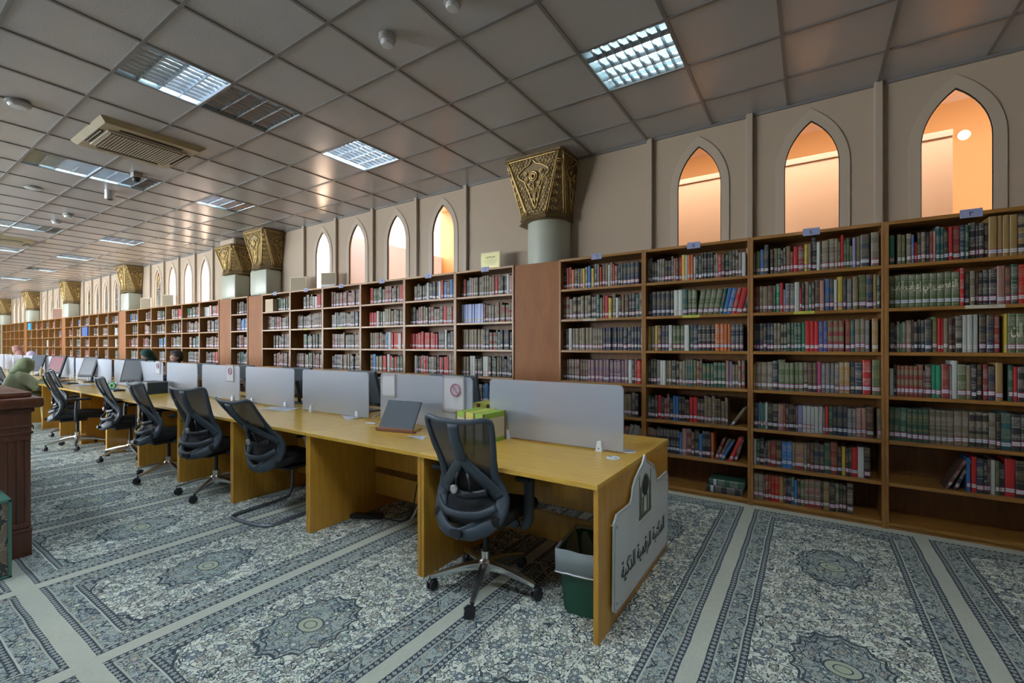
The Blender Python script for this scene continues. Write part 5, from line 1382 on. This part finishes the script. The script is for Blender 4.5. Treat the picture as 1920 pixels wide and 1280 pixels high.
def ac_unit(x, y, label):
    t = thing('air_conditioner', label, 'air conditioner', (x, y, ZC), 0, 'ceiling air conditioners')
    W_, D_ = .98, .90
    bm = bmesh.new()
    A = [bm.verts.new((sx*W_/2, sy*D_/2, -.002)) for sx, sy in ((-1, -1), (1, -1), (1, 1), (-1, 1))]; B = [bm.verts.new((sx*(W_/2-.05), sy*(D_/2-.05), -.0445)) for sx, sy in ((-1, -1), (1, -1), (1, 1), (-1, 1))]
    for k in range(4): bm.faces.new((A[k], A[(k+1) % 4], B[(k+1) % 4], B[k]))
    bm.faces.new(A[::-1]); bm.faces.new(B); obj('fascia', bm, M['ac'], t)
    w2, d2 = .50, .62
    fr = obj('grille_frame', BX(-w2/2-.03, w2/2+.03, -d2/2-.03, d2/2+.03, -.058, -.044, bev=.004), M['ac_l'], t)
    bm = bmesh.new(); box(bm, -w2/2, w2/2, -d2/2, d2/2, -.062, -.058); g_ = obj('intake_grille', bm, M['ac_g'], t)
    bm = bmesh.new()
    for k in range(24): box(bm, -w2/2, w2/2, -d2/2+k*d2/24, -d2/2+k*d2/24+.007, -.067, -.062)
    for k in range(20): box(bm, -w2/2+k*w2/20, -w2/2+k*w2/20+.005, -d2/2, d2/2, -.066, -.062)
    obj('grille_slats', bm, M['ac_l'], g_)
    for a in ((-.36, -.31, -.27, .27), (.31, .36, -.27, .27), (-.22, .22, .355, .395), (-.22, .22, -.395, -.355)):
        s_ = obj('air_slot', BX(*a, -.052, -.044), M['ac_d'], t)
        cx, cy = (a[0]+a[1])/2, (a[2]+a[3])/2; lx, ly = (a[1]-a[0]), (a[3]-a[2])
        b2 = BX(cx-(lx/2 if lx > ly else .004), cx+(lx/2 if lx > ly else .004), cy-(ly/2 if ly > lx else .004), cy+(ly/2 if ly > lx else .004), -.056, -.050); obj('louvre_blade', b2, M['ac_l'], s_)
ac_unit(-6.08, 1.87, 'beige cassette air conditioner in the ceiling at upper left'); ac_unit(-13.9, 1.95, 'farther beige cassette air conditioner at the left edge')

def detector(x, y, drop, r, label):
    bm = bmesh.new(); lathe(bm, [(r*.62, ZC), (r*.62, ZC-.012), (r, ZC-.014), (r, ZC-drop*.55), (r*.9, ZC-drop*.62)], 28)
    o = obj('smoke_detector', bm, M['detector'], loc=(x, y, 0), smooth=True); tag(o, label, 'detector', 'smoke detectors')
    bm = bmesh.new(); lathe(bm, [(r*.78, ZC-drop*.60), (r*.80, ZC-drop*.75), (r*.66, ZC-drop), (r*.3, ZC-drop*1.02)], 28); obj('sensor_head', bm, M['white_p'], o, smooth=True)
detector(-2.47, 2.16, .085, .058, 'white smoke detector hanging from a tile at top centre')
detector(-1.87, 2.16, .075, .055, 'smoke detector cut by the top edge of the photo')
detector(-5.90, .94, .06, .085, 'wide flat smoke detector at the upper left edge')
detector(-8.95, 1.56, .03, .10, 'flat disc detector near the left edge below the air unit')
detector(-10.95, 2.20, .07, .07, 'dark detector, left one of two beyond the twin lights')
detector(-10.25, 2.20, .07, .07, 'dark detector, right one of two beyond the twin lights')
bm = bmesh.new(); lathe(bm, [(.06, ZC), (.06, ZC-.11), (.05, ZC-.125)], 20); o = obj('ceiling_sensor', bm, M['silver'], loc=(-8.25, 2.20, 0), smooth=True); tag(o, 'short grey cylinder hanging beyond the twin lights', 'sensor')
obj('lens', (lambda b: (lathe(b, [(.035, ZC-.125), (.02, ZC-.132)], 16), b)[1])(bmesh.new()), M['ink'], o)
bm = bmesh.new(); box(bm, -.055, .055, -.05, .05, ZC-.06, ZC, bev=.006); o = obj('ceiling_camera', bm, M['detector'], loc=(-7.12, 2.16, 0)); tag(o, 'small grey camera under the right one of the twin lights', 'camera')
bm = bmesh.new(); bmesh.ops.create_icosphere(bm, subdivisions=2, radius=.045, matrix=Matrix.Translation((0, 0, ZC-.075))); obj('camera_dome', bm, M['blackpl'], o, smooth='all')

# ------------------------------------------------------------------ daylight, fill lamps, camera
w = bpy.data.worlds.new('daylight'); sc.world = w; w.use_nodes = True
bg = w.node_tree.nodes['Background']; bg.inputs[0].default_value = (.92, .96, 1.0, 1); bg.inputs[1].default_value = 9.0
for a, b_ in ops:      # area lamps added just inside the unseen south openings to fill the room
    L = bpy.data.lights.new('window_daylight', 'AREA'); L.shape = 'RECTANGLE'; L.size = b_-a; L.size_y = 2.2; L.energy = 260; L.color = (.86, .95, 1.0)
    lo = bpy.data.objects.new('window_daylight', L); lo.location = ((a+b_)/2, YS+.02, 2.0); lo.rotation_euler = (-PI/2, 0, 0); link(lo)
    lo.rotation_euler = (PI/2, 0, 0); lo.rotation_euler = Vector((0, 1, 0)).to_track_quat('-Z', 'Z').to_euler()
cd = bpy.data.cameras.new('camera'); cam = bpy.data.objects.new('camera', cd); C.objects.link(cam)
cam.location = (0, 0, 1.40); cam.rotation_euler = (PI/2, 0, R(33.4)); cd.sensor_width = 36; cd.lens = 847/1920*36; cd.shift_y = 7/1920
cd.clip_start = .05; cd.clip_end = 200
sc.camera = cam
sc.view_settings.view_transform = 'Standard'; sc.view_settings.look = 'None'; sc.view_settings.gamma = 1; sc.view_settings.exposure = 0.70
sc.view_settings.use_curve_mapping = False
